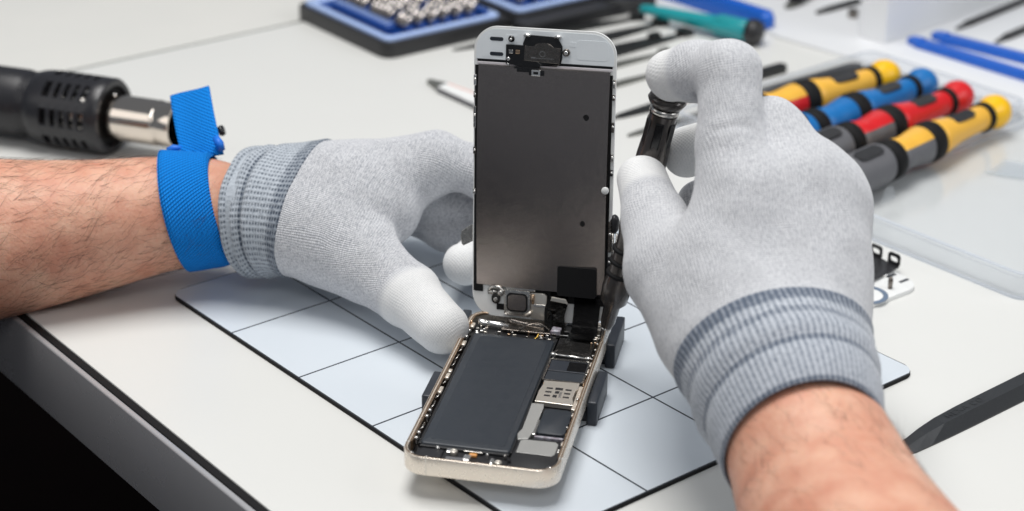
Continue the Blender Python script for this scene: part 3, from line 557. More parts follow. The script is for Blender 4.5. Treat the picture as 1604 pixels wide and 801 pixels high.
def nets(fn, lo, hi, h):
    n = [int((hi[i] - lo[i]) / h) + 1 for i in range(3)]
    ax = [lo[i] + h * np.arange(n[i]) for i in range(3)]
    Fv = np.empty(n, np.float64)
    for i in range(0, n[0], 16):
        g = np.stack(np.meshgrid(ax[0][i:i + 16], ax[1], ax[2], indexing='ij'), -1); Fv[i:i + 16] = fn(g.reshape(-1, 3)).reshape(g.shape[:3])
    c = [m - 1 for m in n]; acc = np.zeros(c + [3]); cnt = np.zeros(c)
    offs = [(i, j, k) for i in (0, 1) for j in (0, 1) for k in (0, 1)]
    sub = lambda o: Fv[o[0]:o[0] + c[0], o[1]:o[1] + c[1], o[2]:o[2] + c[2]]
    for a in offs:
        for d in range(3):
            if a[d] == 0:
                b = list(a); b[d] = 1; f0 = sub(a); f1 = sub(b); m = (f0 < 0) != (f1 < 0)
                t = np.where(m, f0 / np.where(m, f0 - f1, 1), 0); p = np.zeros(c + [3]) + np.array(a, float); p[..., d] = t
                acc += p * m[..., None]; cnt += m
    on = cnt > 0; idx = -np.ones(c, int); idx[on] = np.arange(on.sum())
    V = (acc[on] / cnt[on][:, None] + np.argwhere(on)) * h + np.array(lo)
    Q = []
    for d in range(3):
        e, f = [(1, 2), (2, 0), (0, 1)][d]
        s0 = [slice(None)] * 3; s1 = [slice(None)] * 3; s0[d] = slice(0, -1); s1[d] = slice(1, None)
        s_ = Fv < 0; A = s_[tuple(s0)]; B = s_[tuple(s1)]; w = np.argwhere(A != B)
        w = w[(w[:, e] > 0) & (w[:, f] > 0) & (w[:, e] < c[e]) & (w[:, f] < c[f])]
        ue = np.zeros(3, int); ue[e] = 1; uf = np.zeros(3, int); uf[f] = 1
        g = lambda q: idx[q[:, 0], q[:, 1], q[:, 2]]
        q = np.stack([g(w - ue - uf), g(w - uf), g(w), g(w - ue)], 1); fl = ~A[w[:, 0], w[:, 1], w[:, 2]]; q[fl] = q[fl][:, ::-1]; Q.append(q)
    Q = np.concatenate(Q); Q = Q[(Q >= 0).all(1)]
    # pull vertices on to the surface
    for _ in range(2):
        e = 1e-3; f0 = fn(V); gr = np.stack([(fn(V + np.eye(3)[i] * e) - f0) / e for i in range(3)], 1); L2 = (gr * gr).sum(1); V = V - gr * (f0 / np.maximum(L2, .2))[:, None]
    gr /= np.linalg.norm(gr, axis=1)[:, None]
    return V, Q, gr
def submesh(V, Q, mask, name, m, parent, inv, fade=None):
    q = Q[mask]; u, r = np.unique(q, return_inverse=True); o = obj(name, (V[u], r.reshape(q.shape)), m, parent, smooth=True)
    o.data.normals_split_custom_set_from_vertices([tuple(x) for x in inv[u]])
    if fade is not None: a = o.data.attributes.new('fade', 'FLOAT', 'POINT'); a.data.foreach_set('value', fade[u].astype(np.float32))
    return o
def sweep(rings, uvs, name, m, parent, close_ends=True):
    """rings: list of (n,3) arrays; uvs: list of (n+1,2)"""
    n = len(rings[0]); V = np.concatenate(rings); Fc = []; U = []
    for j in range(len(rings) - 1):
        for i in range(n):
            k = (i + 1) % n; Fc.append((j * n + i, j * n + k, (j + 1) * n + k, (j + 1) * n + i)); U += [uvs[j][i], uvs[j][i + 1], uvs[j + 1][i + 1], uvs[j + 1][i]]
    if close_ends: Fc.append(tuple(range(n))[::-1]); Fc.append(tuple((len(rings) - 1) * n + i for i in range(n))); U += [(0, 0)] * (2 * n)
    o = obj(name, (V, Fc), m, parent, smooth=True); l = o.data.uv_layers.new(name='UVMap'); l.data.foreach_set('uv', np.array(U, float).ravel()); return o
def vnoise(x, s):
    """cheap smooth value used for folds"""
    return np.sin(1.7 * x[:, 0] * s + 1.3 * np.sin(.9 * s * x[:, 1])) * np.cos(1.1 * s * x[:, 2] + .7 * s * x[:, 1])
def make_cuff(fn, axis, prof, n, name, m, parent, tilt=0, rim=.3):
    """tube that hugs the implicit wrist; axis = list of centres with ring normals"""
    rings = []; uvs = []; K = len(prof)
    C = [np.array(a[0]) for a in axis]; Nn = [np.array(a[1]) / np.linalg.norm(a[1]) for a in axis]; up = np.array([0, 0, 1.0])
    for j, (t, off) in enumerate(prof):
        s = t * (len(C) - 1); i = min(int(s), len(C) - 2); f = s - i; c = C[i] * (1 - f) + C[i + 1] * f; nn = Nn[i] * (1 - f) + Nn[i + 1] * f; nn /= np.linalg.norm(nn)
        e1 = np.cross(up, nn); e1 /= np.linalg.norm(e1); e2 = np.cross(nn, e1)
        th = 2 * np.pi * np.arange(n) / n; D = np.cos(th)[:, None] * e1 + np.sin(th)[:, None] * e2
        a = np.zeros(n); b = np.full(n, 6.0)
        for _ in range(22):
            md = (a + b) / 2; v = fn(c + md[:, None] * D); ins = v < 0; a = np.where(ins, md, a); b = np.where(ins, b, md)
        r = a + off; pt = c + r[:, None] * D
        w = .045 * np.sin(3 * th + 5 * t) + .03 * np.sin(7 * th - 9 * t) ; pt = pt + (w * min(1, 4 * abs(off)))[:, None] * D
        rings.append(pt); uvs.append(np.stack([np.arange(n + 1) / n, np.full(n + 1, t)], 1))
    # turn the open end inwards
    last = rings[-1]; c = last.mean(0); nn = Nn[-1]
    for d, sh in ((.035, .03), (.08, .0), (.12, -.12), (.16, -.7)):
        dirs = last - c; dirs /= np.linalg.norm(dirs, axis=1)[:, None]; rings.append(last - d * dirs + sh * nn); uvs.append(np.stack([np.arange(n + 1) / n, np.full(n + 1, .99)], 1))
    return sweep(rings, uvs, name, m, parent, close_ends=False)
I4 = Matrix.Identity(4)
person = empty('person', Matrix.Translation((0, 0, 0)), 'person in grey knit gloves and a blue wrist strap, both hands on the opened phone', 'person')
# ---- left hand
LW = dict(
 palm=[((300, 332, 85.9, 2.15), (420, 330, 86.0, 2.1)), ((420, 320, 86.2, 2.05), (520, 312, 86.0, 1.95)), ((430, 350, 85.3, 1.95), (520, 372, 84.5, 2.0)),
       ((520, 295, 86.2, 1.85), (660, 262, 86.3, 1.35)), ((500, 300, 87.5, 1.7), (650, 262, 88.6, 1.3)), ((500, 330, 88.0, 1.6), (640, 300, 90, 1.2)), ((540, 330, 85.6, 1.9), (600, 330, 85.6, 1.55))],
 fingers=[[(480, 355, 85.0, 1.9), (575, 415, 83.6, 1.65), (640, 462, 81.8, 1.32), (693, 514, 79.9, 1.08)],
          [(600, 285, 86.2, 1.5), (690, 253, 86.0, 1.16), (750, 266, 86.2, 1.08), (800, 320, 87, .95)],
          [(620, 290, 88.2, 1.4), (700, 315, 88.6, 1.2), (770, 350, 88.3, 1.05), (800, 400, 87.0, .95), (772, 425, 85.5, .9)],
          [(640, 320, 89.5, 1.3), (700, 352, 89.0, 1.15), (765, 384, 87.6, 1.0), (742, 408, 85.6, .95), (728, 414, 84.6, .93)]],
 kp=1.3, kf=1.0, grooves=[((636, 392, 84.4), (600, 300, 84.4), .35, .10), ((604, 470, 82.0), (655, 415, 81.2), .12, .07), ((640, 235, 84.8), (668, 330, 85.0), .3, .08), ((560, 440, 82.6), (600, 380, 82.6), .3, .07)])
# ---- right hand
RW = dict(
 palm=[((1262, 720, 64.6, 2.65), (1238, 620, 66.6, 2.85)), ((1225, 600, 67.0, 2.8), (1200, 520, 68.6, 2.7)),
       ((1140, 530, 68.6, 2.2), (1130, 430, 69.6, 2.0)), ((1262, 540, 68.8, 2.1), (1272, 420, 70.0, 1.9)),
       ((1130, 450, 69.6, 1.9), (1165, 310, 69.8, 1.5)), ((1190, 470, 69.8, 2.1), (1245, 300, 70.4, 1.6)), ((1250, 440, 70.2, 1.9), (1284, 312, 71.2, 1.55)), ((1276, 470, 70.4, 1.6), (1294, 372, 72.0, 1.25)), ((1222, 240, 71.6, 1.15), (1286, 312, 71.6, 1.3))],
 fingers=[[(1110, 500, 69.4, 2.0), (1052, 425, 71.0, 1.72), (1024, 345, 73.2, 1.22), (1006, 282, 74.8, .98)],
          [(1158, 340, 69.6, 1.5), (1146, 230, 70.4, 1.28), (1142, 112, 71.0, 1.14), (1092, 112, 72.5, 1.12), (1054, 118, 73.3, .99)],
          [(1238, 310, 70.6, 1.45), (1206, 205, 71.6, 1.2), (1140, 222, 75.0, 1.05), (1078, 238, 76.2, 1.0)],
          [(1280, 330, 71.6, 1.35), (1258, 268, 73.2, 1.15), (1180, 290, 77.0, 1.0), (1095, 318, 77.6, .9)],
          [(1300, 380, 72.2, 1.25), (1300, 330, 74.0, 1.05), (1230, 350, 78.0, .95), (1150, 372, 78.4, .85)]],
 kp=1.3, kf=.9, grooves=[((1100, 84, 71.4), (1093, 168, 71.7), .2, .26), ((1070, 345, 72.4), (1100, 400, 70.4), .3, .08), ((1200, 150, 70.2), (1204, 250, 69.6), .22, .16), ((1068, 345, 71.6), (1045, 400, 70.4), .2, .10), ((1110, 205, 69.3), (1170, 198, 69.3), .2, .07)])
def bounds(Hd, pad=.5):
    pts = [(c, r) for pr in Hd.palm for c, r in pr] + [q for f in Hd.fing for q in f]
    lo = np.min([c - r for c, r in pts], 0) - pad; hi = np.max([c + r for c, r in pts], 0) + pad; return lo, hi
def build_glove(spec, label, mt, seam_c, seam_n, tips, axis, prof, nrib, cmat):
    Hd = Hand(**spec); lo, hi = bounds(Hd); V, Q, Nr = nets(Hd, lo, hi, .105)
    seam_n = seam_n / np.linalg.norm(seam_n); fc = V[Q].mean(1); keep = (fc - seam_c) @ seam_n < 0.35
    d, fs = Hd.parts(fc); fs = np.stack(fs, 1); near = fs.argmin(1)
    tipm = np.zeros(len(Q), bool)
    for fi, c, nn in tips:
        c = np.array(c); nn = nn / np.linalg.norm(nn); tipm |= (near == fi) & ((fc - c) @ nn > 0) & (np.linalg.norm(fc - c, axis=1) < 4)
    V2 = V + Nr * (.016 * vnoise(V, 2.1) + .04 * vnoise(V, .9))[:, None]
    Nv = np.zeros_like(V2); a_, b_, c_, d_ = (V2[Q[:, i]] for i in range(4)); fn_ = np.cross(c_ - a_, d_ - b_)
    for i in range(4): np.add.at(Nv, Q[:, i], fn_)
    Nv /= np.maximum(np.linalg.norm(Nv, axis=1)[:, None], 1e-9); Nv *= np.sign((Nv * Nr).sum(1))[:, None]
    g = submesh(V2, Q, keep & ~tipm, 'glove', mt, person, Nv); tag(g, label)
    if tips:
        for fi, c, nn in tips:
            one = tipm & (near == fi)
            if one.any(): submesh(V2, Q, one, 'fingertip', MT['tip'], g, Nv, np.clip((V2 - np.array(c)) @ (nn / np.linalg.norm(nn)) / .55, 0, 1))
    c = make_cuff(Hd, axis, prof, nrib, 'cuff', cmat, g)
    return g, c, Hd
v_ = lambda a, b: (P(*b) - P(*a))
lax = [(P(484, 332, 86.0), P(400, 326, 86.2) - P(480, 344, 85.55)), (P(438, 328, 86.0), v_((480, 330, 85.3), (400, 326, 86.3))), (P(394, 330, 86.0), v_((430, 328, 85.5), (365, 326, 86.3)))]
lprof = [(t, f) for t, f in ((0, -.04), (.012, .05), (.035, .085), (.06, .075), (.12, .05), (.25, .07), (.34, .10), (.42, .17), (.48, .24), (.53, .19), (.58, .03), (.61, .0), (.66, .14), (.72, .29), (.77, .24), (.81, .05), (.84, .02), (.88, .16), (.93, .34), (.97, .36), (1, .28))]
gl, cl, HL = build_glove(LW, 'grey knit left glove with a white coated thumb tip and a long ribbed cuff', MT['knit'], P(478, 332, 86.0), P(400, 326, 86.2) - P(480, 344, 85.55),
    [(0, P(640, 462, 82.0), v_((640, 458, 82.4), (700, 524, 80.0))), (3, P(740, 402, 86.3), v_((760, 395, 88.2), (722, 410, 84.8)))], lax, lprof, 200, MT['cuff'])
ran = v_((1200, 567, 68.2), (1262, 706, 65.0))
rax = [(P(1200, 560, 68.3), ran), (P(1228, 625, 66.8), ran + .4 * np.array([0, 0, 0])), (P(1262, 704, 65.0), v_((1228, 640, 66.6), (1266, 720, 64.4)))]
rprof = [(t, f) for t, f in ((0, -.04), (.012, .05), (.035, .085), (.06, .075), (.1, .05), (.18, .06), (.26, .02), (.32, .05), (.40, .11), (.47, .12), (.54, .07), (.59, -.02), (.63, -.04), (.68, .03), (.76, .07), (.86, .07), (.94, .06), (1, .02))]
gr_, cr, HR = build_glove(RW, 'pale grey knit right glove with a banded ribbed cuff, its finger resting on the screwdriver', MT['knit_r'], P(1200, 560, 68.3), ran,
    [(0, P(1014, 318, 74.0), v_((1024, 345, 73.2), (1004, 275, 74.9))), (1, P(1088, 110, 72.7), v_((1110, 104, 72.0), (1055, 120, 73.4))), (2, P(1125, 226, 75.4), v_((1140, 222, 75), (1075, 240, 76)))], rax, rprof, 230, MT['cuff_r'])

# ---- forearms (two separate meshes)
def arm_rings(keys, n=64, sub=10, fold=0):
    ks = catmull([np.array([*k[0], k[1], k[2]]) for k in keys], sub); rings = []
    for i, k in enumerate(ks):
        c = k[:3]; d = ks[min(i + 1, len(ks) - 1)][:3] - ks[max(i - 1, 0)][:3]; d /= np.linalg.norm(d); e1 = np.cross(d, [0, 0, 1.0]); e1 /= np.linalg.norm(e1); e2 = np.cross(e1, d)
        th = 2 * np.pi * np.arange(n) / n; r = 1 + .018 * np.sin(2 * th + i * .07) + .010 * np.sin(3 * th - i * .11)
        rings.append(c + (k[3] * np.cos(th) * r)[:, None] * e1 + (k[4] * np.sin(th) * r)[:, None] * e2)
    return rings
LA_KEYS = [(P(470, 326, 86.0), 1.9, 1.9), (P(385, 330, 86.0), 1.95, 1.95), (P(330, 331, 85.9), 2.38, 2.34), (P(250, 336, 85.7), 2.6, 2.6), (P(150, 352, 85.2), 2.95, 2.92), (P(60, 366, 84.7), 3.25, 3.22), (P(-40, 380, 84.2), 3.6, 3.5), (P(-300, 420, 83.0), 4.2, 4.0), (P(-700, 520, 80.0), 4.6, 4.5)]
RA_KEYS = [(P(1215, 600, 67.2), 2.1, 2.0), (P(1250, 668, 65.8), 2.7, 2.55), (P(1276, 720, 64.6), 2.84, 2.72), (P(1300, 780, 63.4), 3.02, 2.88), (P(1330, 850, 61.6), 3.3, 3.1), (P(1440, 1010, 57.6), 3.8, 3.6), (P(1800, 1400, 50.0), 4.4, 4.3)]
lr = arm_rings(LA_KEYS, sub=12); rr = arm_rings(RA_KEYS, sub=14)
for rings, lb in ((lr, 'hairy left forearm resting across the bench edge'), (rr, 'right forearm coming in from the bottom of the view')):
    n = len(rings[0]); Fc = []
    for j in range(len(rings) - 1):
        for i in range(n): k = (i + 1) % n; Fc.append((j * n + i, j * n + k, (j + 1) * n + k, (j + 1) * n + i))
    Fc.append(tuple(range(n))[::-1]); Fc.append(tuple((len(rings) - 1) * n + i for i in range(n)))
    tag(obj('forearm', (np.concatenate(rings), Fc), MT['skin'], person, smooth=True), lb)
# arm hair
bm = bmesh.new()
def hairs(rings, count, j0, j1, th0, th1, lmin, lmax, rad):
    for _ in range(count):
        j = RNG.uniform(j0, j1); jj = int(j); th = math.radians(RNG.uniform(th0, th1)); n = len(rings[0]); a = rings[jj]; c = a.mean(0); b = rings[max(jj - 1, 0)]
        i = int((th / (2 * math.pi)) * n) % n; p = a[i] * (1 - (j - jj)) + rings[jj + 1][i] * (j - jj); nrm = p - c; nrm /= np.linalg.norm(nrm)
        al = b[i] - a[i]; al /= np.linalg.norm(al); tn = np.cross(nrm, al); ln = RNG.uniform(lmin, lmax); sw = RNG.normal(.35, .5); cv = RNG.normal(0, .6); up = RNG.uniform(.03, .28)
        pts = []
        for k in range(6):
            t = k / 5; q = p + ln * (t * al * .85 + (sw * t + cv * t * t) * .7 * tn); q = q + nrm * (ln * up * (t - .75 * t * t) + .012); pts.append(q)
        add_tube(bm, pts, [rad, rad, rad * .9, rad * .75, rad * .5, rad * .2], 3)
hairs(lr, 2100, 27, 82, 0, 360, .45, 1.5, .0043)
hairs(rr, 330, 22, 68, 0, 360, .5, 1.2, .0045)
hair = obj('arm_hair', bm, MT['hair'], person, smooth=True); tag(hair, 'fine dark hair on the forearms', kind='stuff')

# ---- wrist strap
def strap_ring(j_c, w, off, tilt):
    return None
c0 = P(315, 331, 85.9); ax = v_((360, 321, 85.85), (250, 345, 86.05)); ax /= np.linalg.norm(ax)
n = 96; th = 2 * np.pi * np.arange(n) / n; e1 = np.cross([0, 0, 1.0], ax); e1 /= np.linalg.norm(e1); e2 = np.cross(ax, e1); D = np.cos(th)[:, None] * e1 + np.sin(th)[:, None] * e2
def armfn(X):
    out = None
    for (p, a_, b_), (q, c_, d_) in zip(LA_KEYS, LA_KEYS[1:]):
        g = seg(X, p, q, (a_ + b_) / 2 * 1.02, (c_ + d_) / 2 * 1.02); out = g if out is None else np.minimum(out, g)
    return out
prof = [(-1.03, .02)] + [(-1.0 + 2.0 * k / 8, .13 - .02 * ((k - 4) / 4) ** 4) for k in range(9)] + [(1.03, .02)]; rings = []; uvs = []
for s, off in prof:
    c = c0 + ax * s; lo_ = np.zeros(n); hi_ = np.full(n, 6.0)
    for _ in range(22):
        md = (lo_ + hi_) / 2; ins = armfn(c + md[:, None] * D) < 0; lo_ = np.where(ins, md, lo_); hi_ = np.where(ins, hi_, md)
    lift = .16 * np.exp(-((np.angle(np.exp(1j * (th - math.radians(90))))) / .35) ** 2)
    rings.append(c + (lo_ + off + lift * (off > .1))[:, None] * D); uvs.append(np.stack([np.arange(n + 1) / n * 16.2, np.full(n + 1, s)], 1))
strap = sweep(rings + [rings[0]], uvs + [uvs[0]], 'wrist_strap', MT['strap'], person, close_ends=False); tag(strap, 'blue woven antistatic strap around the left wrist, its loose end sticking up')
# loose end: flat ribbon standing up behind the band
bot_l, bot_r, top_r, top_l = P(285, 248, 86.2), P(350, 240, 85.9), P(327, 134, 88.4), P(266, 150, 88.8)
nu_, nv_ = 14, 20; Vt = []; Ut = []
for j in range(nv_ + 1):
    for i in range(nu_ + 1):
        s = i / nu_; t = j / nv_; p = (1 - t) * ((1 - s) * bot_l + s * bot_r) + t * ((1 - s) * top_l + s * top_r)
        p = p + np.array([0, -.22 * math.sin(math.pi * t) + .05 * math.sin(2 * math.pi * s), .0]); Vt.append(p); Ut.append((t * 2.9, s * 1.8))
Ft = [(j * (nu_ + 1) + i, j * (nu_ + 1) + i + 1, (j + 1) * (nu_ + 1) + i + 1, (j + 1) * (nu_ + 1) + i) for j in range(nv_) for i in range(nu_)]
tail = obj('strap_end', (Vt, Ft), MT['strap'], strap, smooth=True); ul = tail.data.uv_layers.new(name='UVMap'); ul.data.foreach_set('uv', np.array([Ut[i] for f in Ft for i in f]).ravel())
sm = tail.modifiers.new('thickness', 'SOLIDIFY'); sm.thickness = .12
obj('buckle', TU([P(262, 236, 86.6), P(272, 232, 86.7), P(284, 232, 86.6)], [.12, .16, .1], 10), MT['strap_clip'], strap, smooth=True)
obj('buckle', TU([P(338, 216, 85.9), P(344, 226, 85.7), P(348, 236, 85.8)], [.16, .2, .14], 10), MT['strap_clip'], strap, smooth=True)
obj('snap_stud', LA([(.001, -.12), (.22, -.12), (.26, 0), (.22, .12), (.001, .12)], 16, Matrix.Translation(P(347, 205, 88.6)) @ Matrix.Rotation(1.2, 4, 'Y')), MT['black_gloss'], strap, smooth=True)

# ------------------------------------------------------------------ the screwdriver in the right hand
A = P(941, 545, 79.4); B = P(1047, 150, 74.3); AM, AL = axis_frame(A, B)
sd = empty('precision_screwdriver', AM, 'dark metal precision screwdriver held upright in the right glove above the phone edge', 'screwdriver')
k = AL / 12.0
obj('blade', LA([(.04, 0), (.07, .05), (.16, .35), (.2, .9), (.22, 1.0)], 20), MT['steel'], sd, smooth=True)
obj('collet', LA([(.22, 1.0), (.30, 1.25), (.34, 2.0), (.55, 2.25), (.60, 2.9), (.52, 3.4)], 28), MT['driver_body'], sd, angle=50)
hd = obj('handle', LA([(.50, 3.4), (.49, 4.6), (.50, 5.2), (.58, 5.8), (.62, 8.0), (.63, 8.8), (.60, 9.3), (.54, 10.0), (.53, AL - 1.2), (.56, AL - .75)], 28), MT['driver_body'], sd, angle=60)
bm = bmesh.new()
for i in range(6):
    a = 2 * math.pi * i / 6 + .35; add_box(bm, .40, .59, -.17, .17, AL - 2.7, AL - 1.0, bev=.05, m=Matrix.Rotation(a, 4, 'Z'))
obj('grip_inlay', bm, MT['black_gloss'], hd)
for z in (3.5, 4.05, 4.6): obj('grip_ring', LA([(.46, z - .09), (.58, z - .06), (.60, z), (.58, z + .06), (.46, z + .09)], 28), MT['black_rubber'], sd, smooth=True)
obj('collar', LA([(.50, AL - .75), (.58, AL - .68), (.58, AL - .52), (.50, AL - .48)], 28), MT['steel'], sd, smooth=True)
obj('spinning_cap', LA([(.48, AL - .47), (.66, AL - .38), (.76, AL - .18), (.70, AL - .02), (.4, AL + .04), (.001, AL + .05)], 30), MT['driver_body'], sd, smooth=True)
# ------------------------------------------------------------------ tools behind and around
def pair_frame(pa, pb, z): a = G(*pa, z); b = G(*pb, z); return axis_frame(a, b)
def flat_frame(pa, pb, z=-.2):
    """x along the table from pixel a to pixel b, z up, origin at a"""
    a = G(*pa, z); b = G(*pb, z); return frame(a, b - a), float(np.linalg.norm(b - a))
# hot air gun
gm, gl_ = pair_frame((-70, 146), (276, 197), 1.8)
gun = empty('hot_air_gun', gm, 'black hot air gun with vented collar and chrome nozzle, lying behind the left arm', 'heat gun')
e = gl_
obj('gun_body', LA([(.01, -9), (1.7, -9), (1.75, -4), (1.8, 0), (1.82, e - 8.9), (1.72, e - 8.7), (1.72, e - 8.2)], 48), MT['gun_black'], gun, angle=40)
bm = bmesh.new()
for i in range(4): add_lathe(bm, [(1.66, e - 8.62 + i * .18), (1.76, e - 8.58 + i * .18), (1.76, e - 8.52 + i * .18), (1.66, e - 8.48 + i * .18)], 48)
obj('body_ridges', bm, MT['gun_black'], gun, smooth=True)
# vented collar: ring of bars
collar = obj('vented_collar', LA([(1.60, e - 8.3), (1.86, e - 8.0), (1.96, e - 7.6), (2.0, e - 6.95)], 48), MT['gun_black'], gun, angle=40)
bm = bmesh.new(); add_lathe(bm, [(2.0, e - 4.35), (2.0, e - 3.75), (1.9, e - 3.62), (1.62, e - 3.62), (1.62, e - 4.35)], 48); obj('collar_rim', bm, MT['gun_black'], collar, angle=40)
bm = bmesh.new()
for z in (6.42, 5.88, 5.34, 4.80): add_lathe(bm, [(1.96, e - z - .14), (2.0, e - z - .12), (2.0, e - z + .12), (1.96, e - z + .14), (1.8, e - z + .12), (1.8, e - z - .12), (1.96, e - z - .14)], 48, cap=False)
for i in range(8): a = 2 * math.pi * (i + .35) / 8; add_box(bm, 1.78, 1.985, -.33, .33, e - 7.0, e - 4.3, bev=.05, m=Matrix.Rotation(a, 4, 'Z'))
obj('vent_bars', bm, MT['gun_black'], collar)
obj('heater_tube', LA([(1.3, e - 7.2), (1.3, e - 3.9)], 40), MT['steel'], gun, smooth=True)
obj('mouth_disc', LA([(1.15, e - 3.95), (1.66, e - 3.95), (1.66, e - 3.88), (1.15, e - 3.88)], 40), MT['black_rubber'], gun)
noz = obj('nozzle', LA([(1.20, e - 4.4), (1.20, e - .95), (1.14, e - .9), (1.14, e - .72), (1.18, e - .66), (1.18, e + .1), (1.08, e + .1), (1.06, e - 1)], 64, cap=False), MT['chrome'], gun, angle=35)
obj('rivet', LA([(.001, 0), (.12, 0), (.1, .06), (.001, .08)], 12, Matrix.Translation((0, 1.20, e - 3.5)) @ Matrix.Rotation(-math.pi / 2, 4, 'X')), MT['bright_steel'], noz, smooth=True)
for z in (5.6, 5.07, 4.55): obj('screw', LA([(.14, 0), (.1, .1), (.001, .12)], 12, Matrix.Rotation(math.radians(35), 4, 'Z') @ Matrix.Translation((1.3, 0, e - z)) @ Matrix.Rotation(math.pi / 2, 4, 'Y')), MT['steel'], gun, smooth=True)

# bit set case
kf, _ = flat_frame((605, 95), (962, 13)); kit = empty('bit_case', kf, 'black and blue bit set case lying open at the back, full of silver bits', 'tool case')
def kit_half(x0, x1, y1=10.2, parent=kit):
    o = rrect(x0, x1, 0, y1, .7, 6); i_ = rrect(x0 + .35, x1 - .35, .35, y1 - .35, .5, 6); j_ = rrect(x0 + .95, x1 - .95, .95, y1 - .95, .35, 6)
    obj('outer_shell', PR(o, .002, .95, bev=.1), MT['black_plastic'], parent, angle=40)
    bm = bmesh.new(); lo = [[bm.verts.new((p[0], p[1], z)) for p in pts] for pts, z in ((i_, .95), (i_, 1.12), (rrect(x0 + .45, x1 - .45, .45, y1 - .45, .45, 6), 1.2), (rrect(x0 + .8, x1 - .8, .8, y1 - .8, .38, 6), 1.17), (j_, 1.05), (j_, .96))]
    for a, b in zip(lo, lo[1:]):
        for q in range(len(a)): bm.faces.new((a[q], a[(q + 1) % len(a)], b[(q + 1) % len(a)], b[q]))
    obj('rim', bm, MT['pale_blue'], parent, angle=50)
    obj('insert', PR(j_, .9, .985), MT['blue_kit'], parent)
kit_half(0, 9.3); kit_half(9.9, 19.4)
obj('hinge', BX(9.2, 10.0, .6, 9.5, .1, .7, bev=.1), MT['black_plastic'], kit)
obj('ridge', PR(rrect(1.15, 1.95, 1.6, 8.0, .25, 4), .985, 1.5, bev=.15), MT['blue_kit'], kit, angle=50)
bm = bmesh.new()
for i in range(12): add_box(bm, 1.3, 1.8, 1.9 + i * .5, 2.1 + i * .5, 1.5, 1.53)
obj('ridge_marks', bm, MT['pale_blue'], kit)
obj('outer_flap', BX(9.4, 20.2, -1.5, -.02, .004, .8, bev=.1), MT['black_plastic'], kit)
for r in range(7): obj('bit_rail', PR(rrect(2.3 + r * .95, 2.85 + r * .95, 1.1, 9.0, .1, 3), .985, 1.35, bev=.06), MT['blue_kit'], kit)
for r in range(6): obj('bit_rail', PR(rrect(11.15 + r * 1.15, 11.75 + r * 1.15, 1.1, 9.0, .1, 3), .985, 1.35, bev=.06), MT['blue_kit'], kit)
bprof = LA([(.001, -.65), (.1, -.65), (.22, -.5), (.24, 0), (.22, .25), (.12, .4), (.10, .8), (.001, .85)], 10)
BITL = 'small silver driver bit standing in a row of the open bit case'
first = None
for (x0, nrow, stp) in ((2.55, 7, .95), (11.4, 6, 1.15)):
    for r in range(nrow):
        for i in range(17):
            if random.random() < .10: continue
            x = x0 + r * stp; yy = 1.35 + i * .46 + random.uniform(-.06, .06)
            mm = kf @ Matrix.Translation((x, yy, 1.62)) @ Matrix.Rotation(math.radians(random.uniform(38, 52)), 4, 'Y') @ Matrix.Rotation(random.uniform(-.1, .1), 4, 'X') @ Matrix.Scale(random.uniform(.68, .85), 4)
            if first is None: first = obj('driver_bit', bprof, MT['bit_steel'], None, smooth=True); b = first
            else: b = first.copy(); COL.objects.link(b)
            b.matrix_world = mm; tag(b, BITL, 'driver bit', 'driver bits in the open case')
# slim dark tweezers fanned out behind the screen
def tweezers(pa, pb, label, w=.85, mt='dark_tool', z=0, group='dark hand tools laid out behind the phone'):
    m, L_ = flat_frame(pa, pb, -.2); m = Matrix.Translation((0, 0, z)) @ m
    t = empty('tweezers', m, label, 'tweezers', group)
    for s in (-1, 1):
        bm = bmesh.new(); rows = []
        for i in range(15):
            q = i / 14; x = q * L_; wd = w * .5 * (.12 + .88 * min(1, q * 2.2)) * (1 - .35 * max(0, q - .75) * 4); off = s * (.05 + .20 * w * math.sin(math.pi * min(1, q * 1.05)) + .02)
            hz = .10 + .30 * math.sin(math.pi * min(q * 1.0, 1)) * .5; rows.append([bm.verts.new((x, off + dy, zz)) for dy, zz in ((-wd * .28, .003), (wd * .28, .003), (wd * .28, hz), (-wd * .28, hz))])
        for a, b in zip(rows, rows[1:]):
            for k_ in range(4): bm.faces.new((a[k_], a[(k_ + 1) % 4], b[(k_ + 1) % 4], b[k_]))
        bm.faces.new(rows[0][::-1]); bm.faces.new(rows[-1]); obj('arm', bm, MT[mt], t, angle=40)
    obj('joint', BX(L_ - .7, L_ + .1, -w * .3, w * .3, .003, .42, bev=.08), MT[mt], t); return t
tweezers((710, 80), (1004, 30), 'dark tweezers nearest the bit case, their tip showing left of the screen', w=1.2)
tweezers((770, 108), (1040, 38), 'dark tweezers second from the bit case, ending near the teal handle', w=1.5)
tweezers((800, 128), (1078, 54), 'black tweezers whose joined end lies beneath the teal screwdriver', w=1.5)
tweezers((820, 118), (1030, 60), 'short black tweezers squeezed between two longer pairs behind the screen', w=.9)
tweezers((850, 168), (1050, 112), 'thin grey tweezers lowest of the fan, beside the gloved fingertip', w=.4, mt='grey_blade')
tweezers((830, 140), (1045, 84), 'thinnest pair of dark tweezers, pointing past the gloved fingertip', w=.55, mt='grey_blade')
